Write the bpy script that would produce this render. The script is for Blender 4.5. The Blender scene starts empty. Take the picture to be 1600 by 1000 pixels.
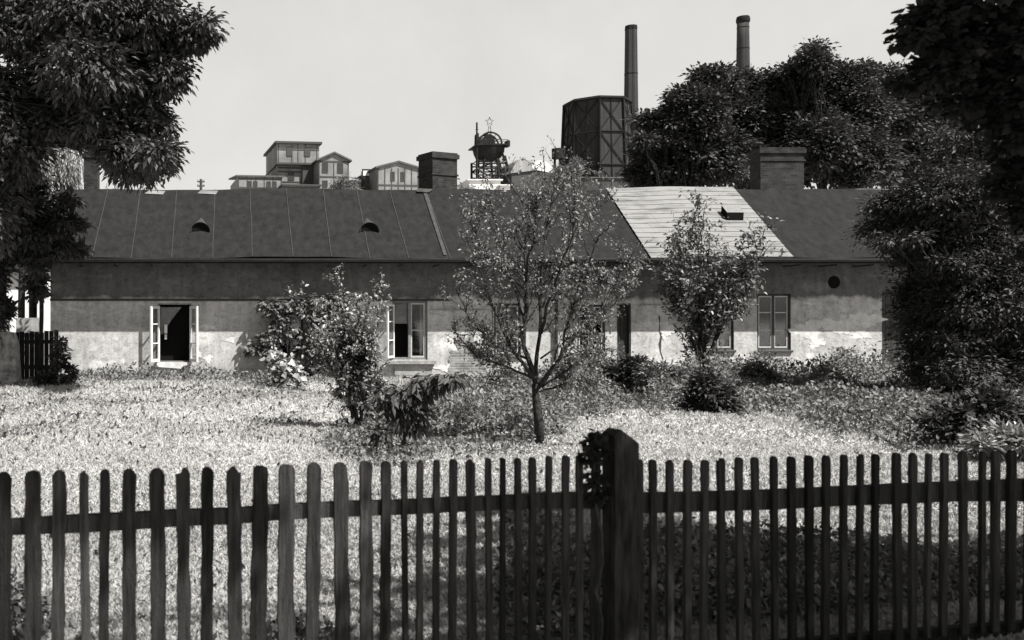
import bpy, math, random
import numpy as np
from mathutils import Vector, Matrix
random.seed(7); RNG = np.random.default_rng(7)
SC = bpy.context.scene; COL = SC.collection
# ------------------------------------------------------------------ camera
CAMZ = 1.56; F = 1500.0; PX0 = 370.0; PY0 = 500.0
cam = bpy.data.cameras.new('camera'); camo = bpy.data.objects.new('camera', cam); COL.objects.link(camo)
camo.location = (0, 0, CAMZ); camo.rotation_euler = (math.radians(90), 0, 0)
cam.sensor_width = 36; cam.lens = 36 * F / 1600; cam.shift_x = (800 - PX0) / 1600
cam.clip_start = 0.1; cam.clip_end = 4000
cam.dof.use_dof = True; cam.dof.focus_distance = 24; cam.dof.aperture_fstop = 4.0
SC.camera = camo
# ------------------------------------------------------------------ light
SUN = Vector((0.95, -1.0, 1.95)).normalized()
el = math.asin(SUN.z); az = math.atan2(SUN.x, SUN.y)
w = bpy.data.worlds.new('World'); SC.world = w; w.use_nodes = True
nt = w.node_tree; bg = nt.nodes['Background']
sk = nt.nodes.new('ShaderNodeTexSky'); sk.sky_type = 'NISHITA'; sk.sun_disc = False
sk.sun_elevation = el; sk.sun_rotation = az; sk.dust_density = 3.0; sk.air_density = 1.3
bw = nt.nodes.new('ShaderNodeRGBToBW'); cc = nt.nodes.new('ShaderNodeCombineColor')
nt.links.new(sk.outputs[0], bw.inputs[0])
for i, f in enumerate((1.0, 0.985, 0.955)):                       # the print is a faintly warm black and white
    m = nt.nodes.new('ShaderNodeMath'); m.operation = 'MULTIPLY'; m.inputs[1].default_value = f
    nt.links.new(bw.outputs[0], m.inputs[0]); nt.links.new(m.outputs[0], cc.inputs[i])
# thick industrial summer haze: the sky is brightest low down
wt = nt.nodes.new('ShaderNodeTexCoord'); ws = nt.nodes.new('ShaderNodeSeparateXYZ'); nt.links.new(wt.outputs['Generated'], ws.inputs[0])
wr = nt.nodes.new('ShaderNodeValToRGB'); nt.links.new(ws.outputs[2], wr.inputs[0]); cr = wr.color_ramp; cr.interpolation = 'EASE'
cr.elements[0].position = 0.0; cr.elements[0].color = (.60,) * 3 + (1,); cr.elements[1].position = .66; cr.elements[1].color = (.15,) * 3 + (1,)
for q, v in ((.16, .60), (.33, .74)): e_ = cr.elements.new(q); e_.color = (v, v, v, 1)
wn = nt.nodes.new('ShaderNodeMath'); wn.operation = 'MULTIPLY'; wn.inputs[1].default_value = 2.0; nt.links.new(wr.outputs[0], wn.inputs[0])
wm = nt.nodes.new('ShaderNodeVectorMath'); wm.operation = 'SCALE'; nt.links.new(cc.outputs[0], wm.inputs[0]); wc = nt.nodes.new('ShaderNodeTexNoise'); wc.inputs['Scale'].default_value = 3.5; wc.inputs['Detail'].default_value = 8; wc.inputs['Roughness'].default_value = .6; nt.links.new(wt.outputs['Generated'], wc.inputs['Vector'])
wd = nt.nodes.new('ShaderNodeMapRange'); nt.links.new(wc.outputs['Fac'], wd.inputs[0])
for i, q in enumerate((.3, .7, .9, 1.08)): wd.inputs[i + 1].default_value = q
we = nt.nodes.new('ShaderNodeMath'); we.operation = 'MULTIPLY'; nt.links.new(wn.outputs[0], we.inputs[0]); nt.links.new(wd.outputs[0], we.inputs[1])
nt.links.new(we.outputs[0], wm.inputs['Scale'])
nt.links.new(wm.outputs[0], bg.inputs[0]); bg.inputs[1].default_value = 0.07
sl = bpy.data.lights.new('sun', 'SUN'); sl.energy = 5.0; sl.angle = math.radians(0.5); sl.color = (1.0, 0.985, 0.96)
so = bpy.data.objects.new('sun', sl); COL.objects.link(so); so.rotation_euler = SUN.to_track_quat('Z', 'Y').to_euler()
so.location = (10, -10, 30)
SC.view_settings.view_transform = 'Standard'; SC.view_settings.look = 'None'
SC.view_settings.exposure = 1.38; SC.view_settings.gamma = 1.0
SC.cycles.max_bounces = 5; SC.cycles.diffuse_bounces = 2; SC.cycles.transmission_bounces = 3
SC.cycles.filter_width = 1.5

# ------------------------------------------------------------------ helpers
def P(px, py, Y): return Vector(((px - PX0) / F * Y, Y, CAMZ + (PY0 - py) / F * Y))
def wx(px, Y): return (px - PX0) / F * Y
def wz(py, Y): return CAMZ + (PY0 - py) / F * Y
def g3(v): return (v, v * 0.985, v * 0.96, 1)

def mat(name, v, rough=0.85, v2=None, scale=6.0, bump=0.0, bscale=None, spec=0.3, attr=False, trans=0.0, stretch=None, detail=6, ramp=(0.35, 0.65)):
    m = bpy.data.materials.new(name); m.use_nodes = True; t = m.node_tree; N = t.nodes; L = t.links
    b = N['Principled BSDF']; b.inputs['Roughness'].default_value = rough; b.inputs['Specular IOR Level'].default_value = spec
    b.inputs['Base Color'].default_value = g3(v)
    tc = N.new('ShaderNodeTexCoord'); src = tc.outputs['Object']
    if stretch:
        mp = N.new('ShaderNodeMapping'); mp.inputs['Scale'].default_value = stretch; L.new(src, mp.inputs[0]); src = mp.outputs[0]
    if attr:
        a = N.new('ShaderNodeAttribute'); a.attribute_name = 'tone'
        r = N.new('ShaderNodeValToRGB'); r.color_ramp.elements[0].color = g3(v); r.color_ramp.elements[1].color = g3(v2)
        L.new(a.outputs['Fac'], r.inputs[0]); L.new(r.outputs[0], b.inputs['Base Color'])
        if trans > 0:
            tr = N.new('ShaderNodeBsdfTranslucent'); L.new(r.outputs[0], tr.inputs[0]); mx = N.new('ShaderNodeMixShader'); mx.inputs[0].default_value = trans
            L.new(b.outputs[0], mx.inputs[1]); L.new(tr.outputs[0], mx.inputs[2]); L.new(mx.outputs[0], N['Material Output'].inputs[0])
    elif v2 is not None:
        n = N.new('ShaderNodeTexNoise'); n.inputs['Scale'].default_value = scale; n.inputs['Detail'].default_value = detail; n.inputs['Roughness'].default_value = 0.65
        L.new(src, n.inputs['Vector'])
        r = N.new('ShaderNodeValToRGB'); r.color_ramp.elements[0].color = g3(v); r.color_ramp.elements[1].color = g3(v2)
        r.color_ramp.elements[0].position = ramp[0]; r.color_ramp.elements[1].position = ramp[1]
        L.new(n.outputs['Fac'], r.inputs[0]); L.new(r.outputs[0], b.inputs['Base Color'])
    if bump:
        n2 = N.new('ShaderNodeTexNoise'); n2.inputs['Scale'].default_value = bscale or scale * 3; n2.inputs['Detail'].default_value = 6
        L.new(src, n2.inputs['Vector']); bp = N.new('ShaderNodeBump'); bp.inputs['Strength'].default_value = bump; bp.inputs['Distance'].default_value = 0.02
        L.new(n2.outputs['Fac'], bp.inputs['Height']); L.new(bp.outputs[0], b.inputs['Normal'])
    return m

def brickmat(name, v, v2, mortar, scale=4.0, axis='xz', rough=0.9):
    m = bpy.data.materials.new(name); m.use_nodes = True; t = m.node_tree; N = t.nodes; L = t.links; b = N['Principled BSDF']
    b.inputs['Roughness'].default_value = rough; b.inputs['Specular IOR Level'].default_value = 0.2
    tc = N.new('ShaderNodeTexCoord'); s = N.new('ShaderNodeSeparateXYZ'); c = N.new('ShaderNodeCombineXYZ'); L.new(tc.outputs['Object'], s.inputs[0])
    ad = N.new('ShaderNodeMath'); L.new(s.outputs[0], ad.inputs[0]); L.new(s.outputs[1], ad.inputs[1]); L.new(ad.outputs[0], c.inputs[0]); L.new(s.outputs[2], c.inputs[1])
    br = N.new('ShaderNodeTexBrick'); br.inputs['Scale'].default_value = scale; br.inputs['Color1'].default_value = g3(v); br.inputs['Color2'].default_value = g3(v2)
    br.inputs['Mortar'].default_value = g3(mortar); br.inputs['Mortar Size'].default_value = 0.03; br.inputs['Brick Width'].default_value = 1.0; br.inputs['Row Height'].default_value = 0.32
    L.new(c.outputs[0], br.inputs['Vector'])
    n = N.new('ShaderNodeTexNoise'); n.inputs['Scale'].default_value = 5; n.inputs['Detail'].default_value = 6; L.new(tc.outputs['Object'], n.inputs['Vector'])
    mr = N.new('ShaderNodeMapRange'); mr.inputs[1].default_value = 0.3; mr.inputs[2].default_value = 0.7; mr.inputs[3].default_value = 0.55; mr.inputs[4].default_value = 1.25; L.new(n.outputs['Fac'], mr.inputs[0])
    mx = N.new('ShaderNodeMix'); mx.data_type = 'RGBA'; mx.blend_type = 'MULTIPLY'; mx.inputs[0].default_value = 1
    L.new(br.outputs['Color'], mx.inputs[6]); L.new(mr.outputs[0], mx.inputs[7]); L.new(mx.outputs[2], b.inputs['Base Color'])
    bp = N.new('ShaderNodeBump'); bp.inputs['Strength'].default_value = 0.6; bp.inputs['Distance'].default_value = 0.01; bp.invert = True
    L.new(br.outputs['Fac'], bp.inputs['Height']); L.new(bp.outputs[0], b.inputs['Normal'])
    return m

class MB:
    def __init__(s): s.v = []; s.f = []; s.mi = []; s.m = 0
    def add(s, vs, fs):
        o = len(s.v); s.v += [tuple(p) for p in vs]; s.f += [[i + o for i in f] for f in fs]; s.mi += [s.m] * len(fs)
    def box(s, x0, x1, y0, y1, z0, z1):
        s.add([(x0,y0,z0),(x1,y0,z0),(x1,y1,z0),(x0,y1,z0),(x0,y0,z1),(x1,y0,z1),(x1,y1,z1),(x0,y1,z1)],
              [(0,3,2,1),(4,5,6,7),(0,1,5,4),(1,2,6,5),(2,3,7,6),(3,0,4,7)])
    def quad(s, a, b, c, d): s.add([a, b, c, d], [(0, 1, 2, 3)])
    def prism(s, poly, axis, a0, a1):       # polygon in (u,z) extruded along axis ('y' or 'x')
        n = len(poly)
        if axis == 'y': A = [(u, a0, z) for u, z in poly]; B = [(u, a1, z) for u, z in poly]
        elif axis == 'x': A = [(a0, u, z) for u, z in poly]; B = [(a1, u, z) for u, z in poly]
        else: A = [(u, z, a0) for u, z in poly]; B = [(u, z, a1) for u, z in poly]
        s.add(A + B, [list(range(n)), list(range(2 * n - 1, n - 1, -1))] + [(i, i + n, (i + 1) % n + n, (i + 1) % n) for i in range(n)])
    def tube(s, pts, rad, n=6, cap=True):
        pts = [Vector(p) for p in pts]; V = []; Fc = []
        if not hasattr(rad, '__len__'): rad = [rad] * len(pts)
        for i, p in enumerate(pts):
            d = (pts[min(i + 1, len(pts) - 1)] - pts[max(i - 1, 0)]).normalized()
            a = d.cross(Vector((0.13, 0.98, 0.2)) if abs(d.y) < .9 else Vector((1, 0, 0))).normalized(); b = d.cross(a)
            for k in range(n):
                t = 2 * math.pi * k / n; V.append(p + (a * math.cos(t) + b * math.sin(t)) * rad[i])
        for i in range(len(pts) - 1):
            for k in range(n): Fc.append((i*n+k, i*n+(k+1)%n, (i+1)*n+(k+1)%n, (i+1)*n+k))
        if cap: Fc += [list(range(n))[::-1], [(len(pts)-1)*n+k for k in range(n)]]
        s.add(V, Fc)
    def bar(s, a, b, w, d=None): s.tube([a, b], (w / 2), 4)
    def build(s, name, mats, parent=None, smooth=False):
        me = bpy.data.meshes.new(name); me.from_pydata(s.v, [], s.f)
        for m in (mats if isinstance(mats, (list, tuple)) else [mats]): me.materials.append(m)
        me.polygons.foreach_set('material_index', s.mi)
        if smooth: me.polygons.foreach_set('use_smooth', [True] * len(s.f))
        me.update(); o = bpy.data.objects.new(name, me); COL.objects.link(o)
        if parent: o.parent = parent
        return o

def tag(o, label=None, cat=None, group=None, kind=None):
    for k, v in (('label', label), ('category', cat), ('group', group), ('kind', kind)):
        if v: o[k] = v
    return o
def empty(name, loc, rz=0.0, label=None, cat=None, group=None):
    o = bpy.data.objects.new(name, None); COL.objects.link(o); o.location = loc; o.rotation_euler = (0, 0, rz); o.empty_display_size = .2
    return tag(o, label, cat, group)

def leafobj(name, cen, axis, nor, size, width, material, parent=None, fold=0.25, tone=None):
    """one kite-shaped, folded leaf per row"""
    N = len(cen); axis = axis / np.linalg.norm(axis, axis=1, keepdims=True)
    side = np.cross(axis, nor); side /= np.linalg.norm(side, axis=1, keepdims=True) + 1e-9; nn = np.cross(side, axis)
    size = np.asarray(size).reshape(-1, 1) * np.ones((N, 1))
    a = cen; b = cen + axis * size * .45 + side * size * width * .5 + nn * size * fold * .3
    c = cen + axis * size - nn * size * fold * .3; d = cen + axis * size * .45 - side * size * width * .5 + nn * size * fold * .3
    V = np.stack([a, b, c, d], 1).reshape(-1, 3)
    me = bpy.data.meshes.new(name); me.vertices.add(4 * N); me.vertices.foreach_set('co', V.astype(np.float32).ravel())
    Fi = np.arange(4 * N).reshape(-1, 4)
    tri = np.stack([Fi[:, [0, 1, 2]], Fi[:, [0, 2, 3]]], 1).reshape(-1).astype(np.int32)
    me.loops.add(6 * N); me.loops.foreach_set('vertex_index', tri)
    me.polygons.add(2 * N); me.polygons.foreach_set('loop_start', np.arange(0, 6 * N, 3, dtype=np.int32))
    try: me.polygons.foreach_set('loop_total', np.full(2 * N, 3, dtype=np.int32))
    except Exception: pass
    at = me.attributes.new('tone', 'FLOAT', 'POINT')
    if tone is None: tone = RNG.random(N)
    at.data.foreach_set('value', np.repeat(tone, 4).astype(np.float32))
    me.materials.append(material); me.update(calc_edges=True); me.validate()
    o = bpy.data.objects.new(name, me); COL.objects.link(o)
    if parent: o.parent = parent
    return o

def randdirs(n):
    v = RNG.normal(size=(n, 3)); return v / np.linalg.norm(v, axis=1, keepdims=True)

def crown_points(blobs, nclus, shell=0.55, rough=0.35):
    """cluster centres spread through a union of ellipsoids (centre, radii), denser toward the outside"""
    out = []; nrm = []
    vol = np.array([(b[1][0] * b[1][1] * b[1][2]) ** 0.72 for b in blobs]); vol /= vol.sum()
    for b, fr in zip(blobs, vol):
        n = max(3, int(nclus * fr)); d = randdirs(n)
        r = shell + (1 - shell) * RNG.random(n) ** 0.6
        lump = 1 + rough * (np.sin(d[:, 0] * 7 + b[0][0] * 3) * np.sin(d[:, 2] * 6 + b[0][2]) + .5 * np.sin(d[:, 0] * 13 + d[:, 2] * 11))
        r = r * lump + RNG.normal(size=n) * 0.05
        out.append(np.array(b[0]) + d * r[:, None] * np.array(b[1])); nrm.append(d)
    return np.concatenate(out), np.concatenate(nrm)

def foliage(name, blobs, nclus, per, leaf, spread, material, parent, width=0.5, droop=0.4, shell=0.5, rough=0.3, origin=(0,0,0), core=0, corek=3.0):
    c, d = crown_points(blobs, nclus, shell, rough)
    n = len(c); cc_ = np.repeat(c, per, 0); dd = np.repeat(d, per, 0); ct = np.repeat(RNG.random(n), per)
    off = randdirs(n * per); off[:, 2] *= .6
    cen = cc_ + off * spread * RNG.random((n * per, 1))
    ax = off + dd * .5 + np.array([0, 0, -droop]); nor = np.array([0, 0, 1.0]) + randdirs(n * per) * .65
    sz = leaf * (.6 + .7 * RNG.random(n * per)); tone = np.clip(.6 * ct + .4 * RNG.random(n * per), 0, 1)
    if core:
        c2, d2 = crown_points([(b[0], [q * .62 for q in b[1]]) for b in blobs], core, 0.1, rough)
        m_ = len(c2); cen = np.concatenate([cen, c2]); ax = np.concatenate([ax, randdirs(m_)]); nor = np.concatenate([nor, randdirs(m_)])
        sz = np.concatenate([sz, np.full(m_, leaf * corek)]); tone = np.concatenate([tone, RNG.random(m_) * .3])  # inner filler leaves toned darker, the crown's inner shade put into colour
    return leafobj(name, cen - np.array(origin), ax, nor, sz, width, material, parent, tone=tone)

def wander(a, b, n=6, amp=0.08, sag=0.0):
    a = Vector(a); b = Vector(b); L = (b - a).length; pts = []
    for i in range(n + 1):
        t = i / n; p = a.lerp(b, t); k = math.sin(math.pi * t) * amp * L if 0 < i < n else 0
        pts.append(p + Vector((random.uniform(-1, 1), random.uniform(-1, 1), random.uniform(-.5, .5))) * k * .6 + Vector((0, 0, sag * L * math.sin(math.pi * t))))
    return pts

def tree(name, label, cat, base, blobs, nclus, per, leaf, spread, lmat, bmat, r0=0.15, fork=0.35, group=None, limb=.5, forkp=None, twigs=True, part='crown', **kw):
    base = Vector(base); root = empty(name, base, 0, label, cat, group)
    cz = sum(b[0][2] for b in blobs) / len(blobs); cx = sum(b[0][0] for b in blobs) / len(blobs); cy = sum(b[0][1] for b in blobs) / len(blobs)
    top = Vector((cx, cy, cz)); fk = Vector(forkp) if forkp else base.lerp(top, fork); tb = MB()
    pts = wander(base, fk, 5, .04); tb.tube([p - base for p in pts], [r0 * (1.25 - .5 * i / 5) for i in range(6)], 8)
    for b in blobs:
        e = Vector(b[0]); pp = wander(fk, e, 6, .12); L = r0 * limb
        tb.tube([p - base for p in pp], [L * (1 - .8 * i / 6) for i in range(7)], 5)
        if twigs:
            for k in range(5):
                q = pp[3 + k % 3]; dd = randdirs(1)[0]; e2 = e + Vector((dd[0] * b[1][0], dd[1] * b[1][1], dd[2] * b[1][2])) * .85
                tb.tube([p - base for p in wander(q, e2, 4, .12)], [L * .35 * (1 - .7 * i / 4) for i in range(5)], 4)
    tb.build('trunk', bmat, root, True)
    foliage(part, blobs, nclus, per, leaf, spread, lmat, root, origin=base, **kw)
    return root
def PB(px, py, Y, rx, rz, ry=None):      # an ellipsoid of crown from where it stands and its real radii
    c = P(px, py, Y); s = Y / F
    return ((c.x, c.y, c.z), (rx * s, (ry if ry is not None else (rx + rz) / 2 * s), rz * s))
def ragged(blobs, k=3, f=.34):
    out = list(blobs)
    for a, b_, c, d in blobs:
        for _ in range(k):
            t = random.uniform(0, 2 * math.pi); out.append((a + math.cos(t) * c * 1.0, b_ + math.sin(t) * d * 1.0, c * f * random.uniform(.7, 1.3), d * f * random.uniform(.4, .8)))
    return out
def hnoise(x, y): return .035 * math.sin(x * 1.3 + y * .7) + .03 * math.sin(x * .5 - y * 1.1 + 2) + .02 * math.sin(x * 2.9 + 1.7 * y)
def ground_h(x, y):
    t = min(max((y - 55) / 55, 0), 1); hill = 15.3 * t * t * (3 - 2 * t)
    k = 0 if (y > 24.8 and y < 32) else 1
    fade = min(1, max(0, (24.8 - y) / 2)) if y < 28 else 1
    return hill + hnoise(x, y) * (fade if k else 0)

# ------------------------------------------------------------------ materials
M = {}
M['bark'] = mat('bark', .010, .95, .035, 14, .6, 30, spec=.1)
M['barkl'] = mat('bark_grey', .05, .95, .12, 14, .6, 30)
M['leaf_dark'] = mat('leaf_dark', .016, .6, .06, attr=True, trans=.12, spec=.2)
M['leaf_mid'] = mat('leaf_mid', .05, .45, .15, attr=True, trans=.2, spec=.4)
M['leaf_pale'] = mat('leaf_pale', .09, .4, .30, attr=True, trans=.25, spec=.5)
M['leaf_fruit'] = mat('leaf_fruit', .05, .5, .19, attr=True, trans=.25, spec=.35)
M['leaf_black'] = mat('leaf_near', .008, .75, .022, attr=True, trans=.05, spec=.08)
M['grass'] = mat('grass', .24, .8, .42, attr=True, trans=.35, spec=.15)
M['weed'] = mat('weed', .03, .6, .17, attr=True, trans=.2, spec=.35)

# ------------------------------------------------------------------ ground
def build_ground():
    xs = list(np.linspace(-8, 26, 86)); ys = list(np.linspace(2, 27, 64))
    xs = [-2500, -800, -300, -150, -80, -40, -20, -12] + xs + [32, 45, 70, 120, 200, 400, 900, 2500]
    ys = [-600, -100, -30, -8, -2] + ys + [29, 32, 36, 42, 50, 55, 60, 66, 72, 78, 84, 90, 96, 102, 110, 130, 170, 240, 400, 900, 3000]
    V = [(x, y, ground_h(x, y)) for y in ys for x in xs]; n = len(xs)
    Fc = [(j*n+i, j*n+i+1, (j+1)*n+i+1, (j+1)*n+i) for j in range(len(ys)-1) for i in range(n-1)]
    b = MB(); b.add(V, Fc)
    m = mat('lawn_soil', .28, .95, .42, 3.5, .8, 40, spec=.1, ramp=(.3, .6))
    tag(b.build('ground', m, None, True), kind='structure')
build_ground()

# ------------------------------------------------------------------ house
WY = 26.0; EY = 25.2; EZ = 3.19; TANP = 0.735; RUN = 3.0; RY = EY + RUN; RZ = EZ + TANP * RUN; HX0, HX1 = -5.15, 25.0
def ripple(x): return .022 * math.sin(x * 1.1) + .016 * math.sin(x * .43 + 1) + .008 * math.sin(x * 3.1)
def roofP(x, y, up=0.0): return (x, y - up * .59, EZ + ripple(x) + TANP * (y - EY) + up * .81)

def plaster():
    m = bpy.data.materials.new('old_plaster'); m.use_nodes = True; t = m.node_tree; N = t.nodes; L = t.links; b = N['Principled BSDF']
    b.inputs['Roughness'].default_value = .95; b.inputs['Specular IOR Level'].default_value = .1
    tc = N.new('ShaderNodeTexCoord')
    def noise(sc, det=7, ro=.6, st=None, dist=0):
        n = N.new('ShaderNodeTexNoise'); n.inputs['Scale'].default_value = sc; n.inputs['Detail'].default_value = det; n.inputs['Roughness'].default_value = ro; n.inputs['Distortion'].default_value = dist
        if st:
            mp = N.new('ShaderNodeMapping'); mp.inputs['Scale'].default_value = st; L.new(tc.outputs['Object'], mp.inputs[0]); L.new(mp.outputs[0], n.inputs['Vector'])
        else: L.new(tc.outputs['Object'], n.inputs['Vector'])
        return n.outputs['Fac']
    def rng(o, a, b_, c, d):
        r = N.new('ShaderNodeMapRange'); L.new(o, r.inputs[0])
        for i, q in enumerate((a, b_, c, d)): r.inputs[i + 1].default_value = q
        return r.outputs[0]
    def mth(op, a, c):
        q = N.new('ShaderNodeMath'); q.operation = op
        for i, z in enumerate((a, c)):
            if isinstance(z, (int, float)): q.inputs[i].default_value = z
            else: L.new(z, q.inputs[i])
        return q.outputs[0]
    base = rng(noise(1.1, 8, .65), .3, .7, .28, .40)
    patch = rng(noise(.75, 6, .55, (1, 1, 1.8), .6), .57, .63, 0, .10)        # lost paint
    patch2 = rng(noise(2.4, 6, .6, (1, 1, 1.3), .4), .60, .67, 0, .10)
    dirt = rng(noise(3.0, 8, .7, (1.6, 1, .5)), .35, .62, .72, 1.06)
    fine = rng(noise(38, 4, .7), .3, .7, .82, 1.15)
    blot = rng(noise(5.5, 9, .75, (1, 1, 1.4), .8), .42, .5, .78, 1.05)
    v = mth('MULTIPLY', mth('MULTIPLY', mth('MULTIPLY', mth('ADD', mth('ADD', base, patch), patch2), dirt), fine), blot)
    sp = N.new('ShaderNodeSeparateXYZ'); L.new(tc.outputs['Object'], sp.inputs[0])
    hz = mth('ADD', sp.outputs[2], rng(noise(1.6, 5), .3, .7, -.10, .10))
    up = rng(hz, 2.1, 2.2, 1.0, .28)                                              # darker band above the moulding
    foot_tone = rng(hz, 0.0, .4, .8, 1.0)  # slightly darker towards the foot of the wall
    v = mth('MULTIPLY', mth('MULTIPLY', v, up), foot_tone)
    c = N.new('ShaderNodeCombineColor'); L.new(v, c.inputs[0]); L.new(mth('MULTIPLY', v, .985), c.inputs[1]); L.new(mth('MULTIPLY', v, .96), c.inputs[2])
    L.new(c.outputs[0], b.inputs['Base Color'])
    bp = N.new('ShaderNodeBump'); bp.inputs['Strength'].default_value = .5; bp.inputs['Distance'].default_value = .02
    L.new(mth('ADD', noise(14, 6), mth('MULTIPLY', patch, -3)), bp.inputs['Height']); L.new(bp.outputs[0], b.inputs['Normal'])
    return m
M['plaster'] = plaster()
M['felt'] = mat('roof_felt', .008, .9, .018, 5, .6, 30, spec=.08, ramp=(.3, .7), stretch=(1, .6, .6), detail=12)
M['seam'] = mat('roof_seam', .025, .8, .045, 8, .2, spec=.15)
M['sheet'] = mat('light_roof_sheet', .09, .85, .155, 2.2, .5, 20, spec=.2, stretch=(.5, 1, 3.2), ramp=(.36, .52))
M['dark'] = mat('dark_interior', .006, .95, spec=.05)  # near-black colour stands in for shade inside rooms and vents
M['black_iron'] = mat('black_iron', .012, .6, .03, 10, .2)
M['white_wood'] = mat('white_painted_wood', .42, .6, .6, 20, .3)
M['grey_wood'] = mat('grey_painted_wood', .09, .7, .17, 20, .3)
M['dark_wood'] = mat('dark_wood', .02, .85, .045, 20, .4)
M['stone'] = mat('sill_stone', .13, .9, .24, 9, .4)
M['brick'] = brickmat('dark_brick', .010, .026, .03, 4.6)
M['brickl'] = brickmat('worn_brick', .12, .20, .30, 4.6)
M['curtain'] = mat('curtain', .10, .9, .17, 5, .2)
def glassmat():
    m = bpy.data.materials.new('glass'); m.use_nodes = True; N = m.node_tree.nodes; L = m.node_tree.links; N.remove(N['Principled BSDF'])
    t = N.new('ShaderNodeBsdfTransparent'); t.inputs[0].default_value = (.8, .8, .8, 1); g_ = N.new('ShaderNodeBsdfGlossy'); g_.inputs[0].default_value = (.6, .6, .6, 1); g_.inputs[1].default_value = .05
    x = N.new('ShaderNodeMixShader'); x.inputs[0].default_value = .1; L.new(t.outputs[0], x.inputs[1]); L.new(g_.outputs[0], x.inputs[2]); L.new(x.outputs[0], N['Material Output'].inputs[0]); return m
M['glass'] = glassmat(); M['sash_wood'] = mat('sash_wood', .26, .6, .4, 20, .3)
M['cement'] = mat('cement', .15, .9, .25, 6, .4)

house = empty('long_cottage', (0, WY, 0), 0, 'long low plastered cottage with tarred roof and one pale patch of roof sheets', 'house')
def HB(mb, name, m, parent=None, smooth=False):      # world coordinates -> house local
    mb.v = [(x, y - WY, z) for x, y, z in mb.v]; return mb.build(name, m, parent or house, smooth)

WIN = [(247, 299, 474, 566, 'open'), (430, 474, 476, 560, 'shut'), (613, 668, 470, 562, 'half'), (772, 814, 474, 556, 'shut'),
       (902, 946, 476, 551, 'shut'), (1094, 1147, 468, 547, 'shut'), (1183, 1236, 459, 547, 'shut')]
DOORS = [(964, 986, 474, 592), (1378, 1442, 455, 592)]
OPEN = [(wx(a, WY), wx(b, WY), wz(d, WY), wz(c, WY)) for a, b, c, d, _ in WIN] + [(wx(a, WY), wx(b, WY), 0.0, wz(c, WY)) for a, b, c, d in DOORS]
def build_wall():
    b = MB(); X = sorted({HX0 + .1, HX1} | {o[0] for o in OPEN} | {o[1] for o in OPEN}); Z = sorted({-.3, 3.60} | {round(o[2], 5) for o in OPEN} | {round(o[3], 5) for o in OPEN})
    for i in range(len(X) - 1):
        for j in range(len(Z) - 1):
            mx = (X[i] + X[i+1]) / 2; mz = (Z[j] + Z[j+1]) / 2
            if any(o[0] < mx < o[1] and o[2] < mz < o[3] for o in OPEN): continue
            b.quad((X[i], WY, Z[j]), (X[i+1], WY, Z[j]), (X[i+1], WY, Z[j+1]), (X[i], WY, Z[j+1]))
    D = .34
    for x0, x1, z0, z1 in OPEN:
        b.quad((x0, WY, z0), (x0, WY, z1), (x0, WY + D, z1), (x0, WY + D, z0)); b.quad((x1, WY, z0), (x1, WY + D, z0), (x1, WY + D, z1), (x1, WY, z1))
        b.quad((x0, WY, z0), (x0, WY + D, z0), (x1, WY + D, z0), (x1, WY, z0)); b.quad((x0, WY, z1), (x1, WY, z1), (x1, WY + D, z1), (x0, WY + D, z1))
    BY = WY + 2 * (RUN - .8)
    b.quad((HX0+.1, BY, -.3), (HX0+.1, BY, 3.6), (HX1, BY, 3.6), (HX1, BY, -.3))
    for x in (HX0 + .1, HX1):
        b.add([(x, WY, -.3), (x, BY, -.3), (x, BY, 3.6), (x, (WY + BY) / 2, RZ - .1), (x, WY, 3.6)], [(0, 1, 2, 3, 4)])
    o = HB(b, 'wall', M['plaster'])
    # near-black box behind the openings, indoor shade put into its colour
    r = MB(); r.box(HX0 + .2, HX1 - .1, WY + D, BY - .1, 0.02, 3.1); HB(r, 'dark_backing', M['dark'])
    return o
wall = build_wall()
def strip(pts, wds, name, m, parent, y=WY - .004):
    b = MB(); V = []
    for i, (px, py) in enumerate(pts):
        q = P(px, py, WY); a = Vector(pts[min(i+1, len(pts)-1)]) - Vector(pts[max(i-1, 0)]); a.normalize(); w_ = wds * random.uniform(.4, 1.3)
        V += [(q.x + a.y * w_, y, q.z + a.x * w_), (q.x - a.y * w_, y, q.z - a.x * w_)]
    b.add(V, [(2*i, 2*i+1, 2*i+3, 2*i+2) for i in range(len(pts)-1)]); return HB(b, name, m, parent)
strip([(1249, 565), (1255, 572), (1259, 580), (1267, 587), (1276, 592), (1284, 590), (1296, 590), (1306, 594), (1314, 600)], .035, 'crack', M['dark_wood'], wall)
strip([(1030, 494), (1031, 505), (1030, 515), (1033, 525), (1031, 538), (1032, 550), (1036, 562)], .03, 'crack', M['dark_wood'], wall)
strip([(1063, 548), (1072, 551), (1076, 560), (1080, 572)], .02, 'crack', M['dark_wood'], wall)
strip([(1052, 506), (1060, 516), (1067, 523), (1066, 534)], .02, 'crack', M['dark_wood'], wall)
strip([(1122, 556), (1128, 568), (1133, 580)], .015, 'crack', M['dark_wood'], wall)
def blotch(px, py, rx, rz, m, name, off=.005, seed=1):
    r_ = random.Random(seed); c = P(px, py, WY); n = 64; s = WY / F
    poly = []
    for i in range(n):
        a = 2 * math.pi * i / n; k = 1 + .25 * math.sin(3 * a + seed) + .15 * math.sin(7 * a + seed * 2) + .1 * math.sin(13 * a + seed) + .07 * math.sin(23 * a) + r_.uniform(-.07, .07)
        poly.append((c.x + math.cos(a) * rx * s * k, c.z + math.sin(a) * rz * s * k))
    b = MB(); b.add([(x, WY - off, z) for x, z in poly], [list(range(n))]); return HB(b, name, m, wall)
M['bare'] = mat('bare_white_plaster', .34, .95, .50, 5, .4, 20)
blotch(728, 558, 26, 30, M['brickl'], 'brick_patch', off=.014, seed=3)
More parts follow.
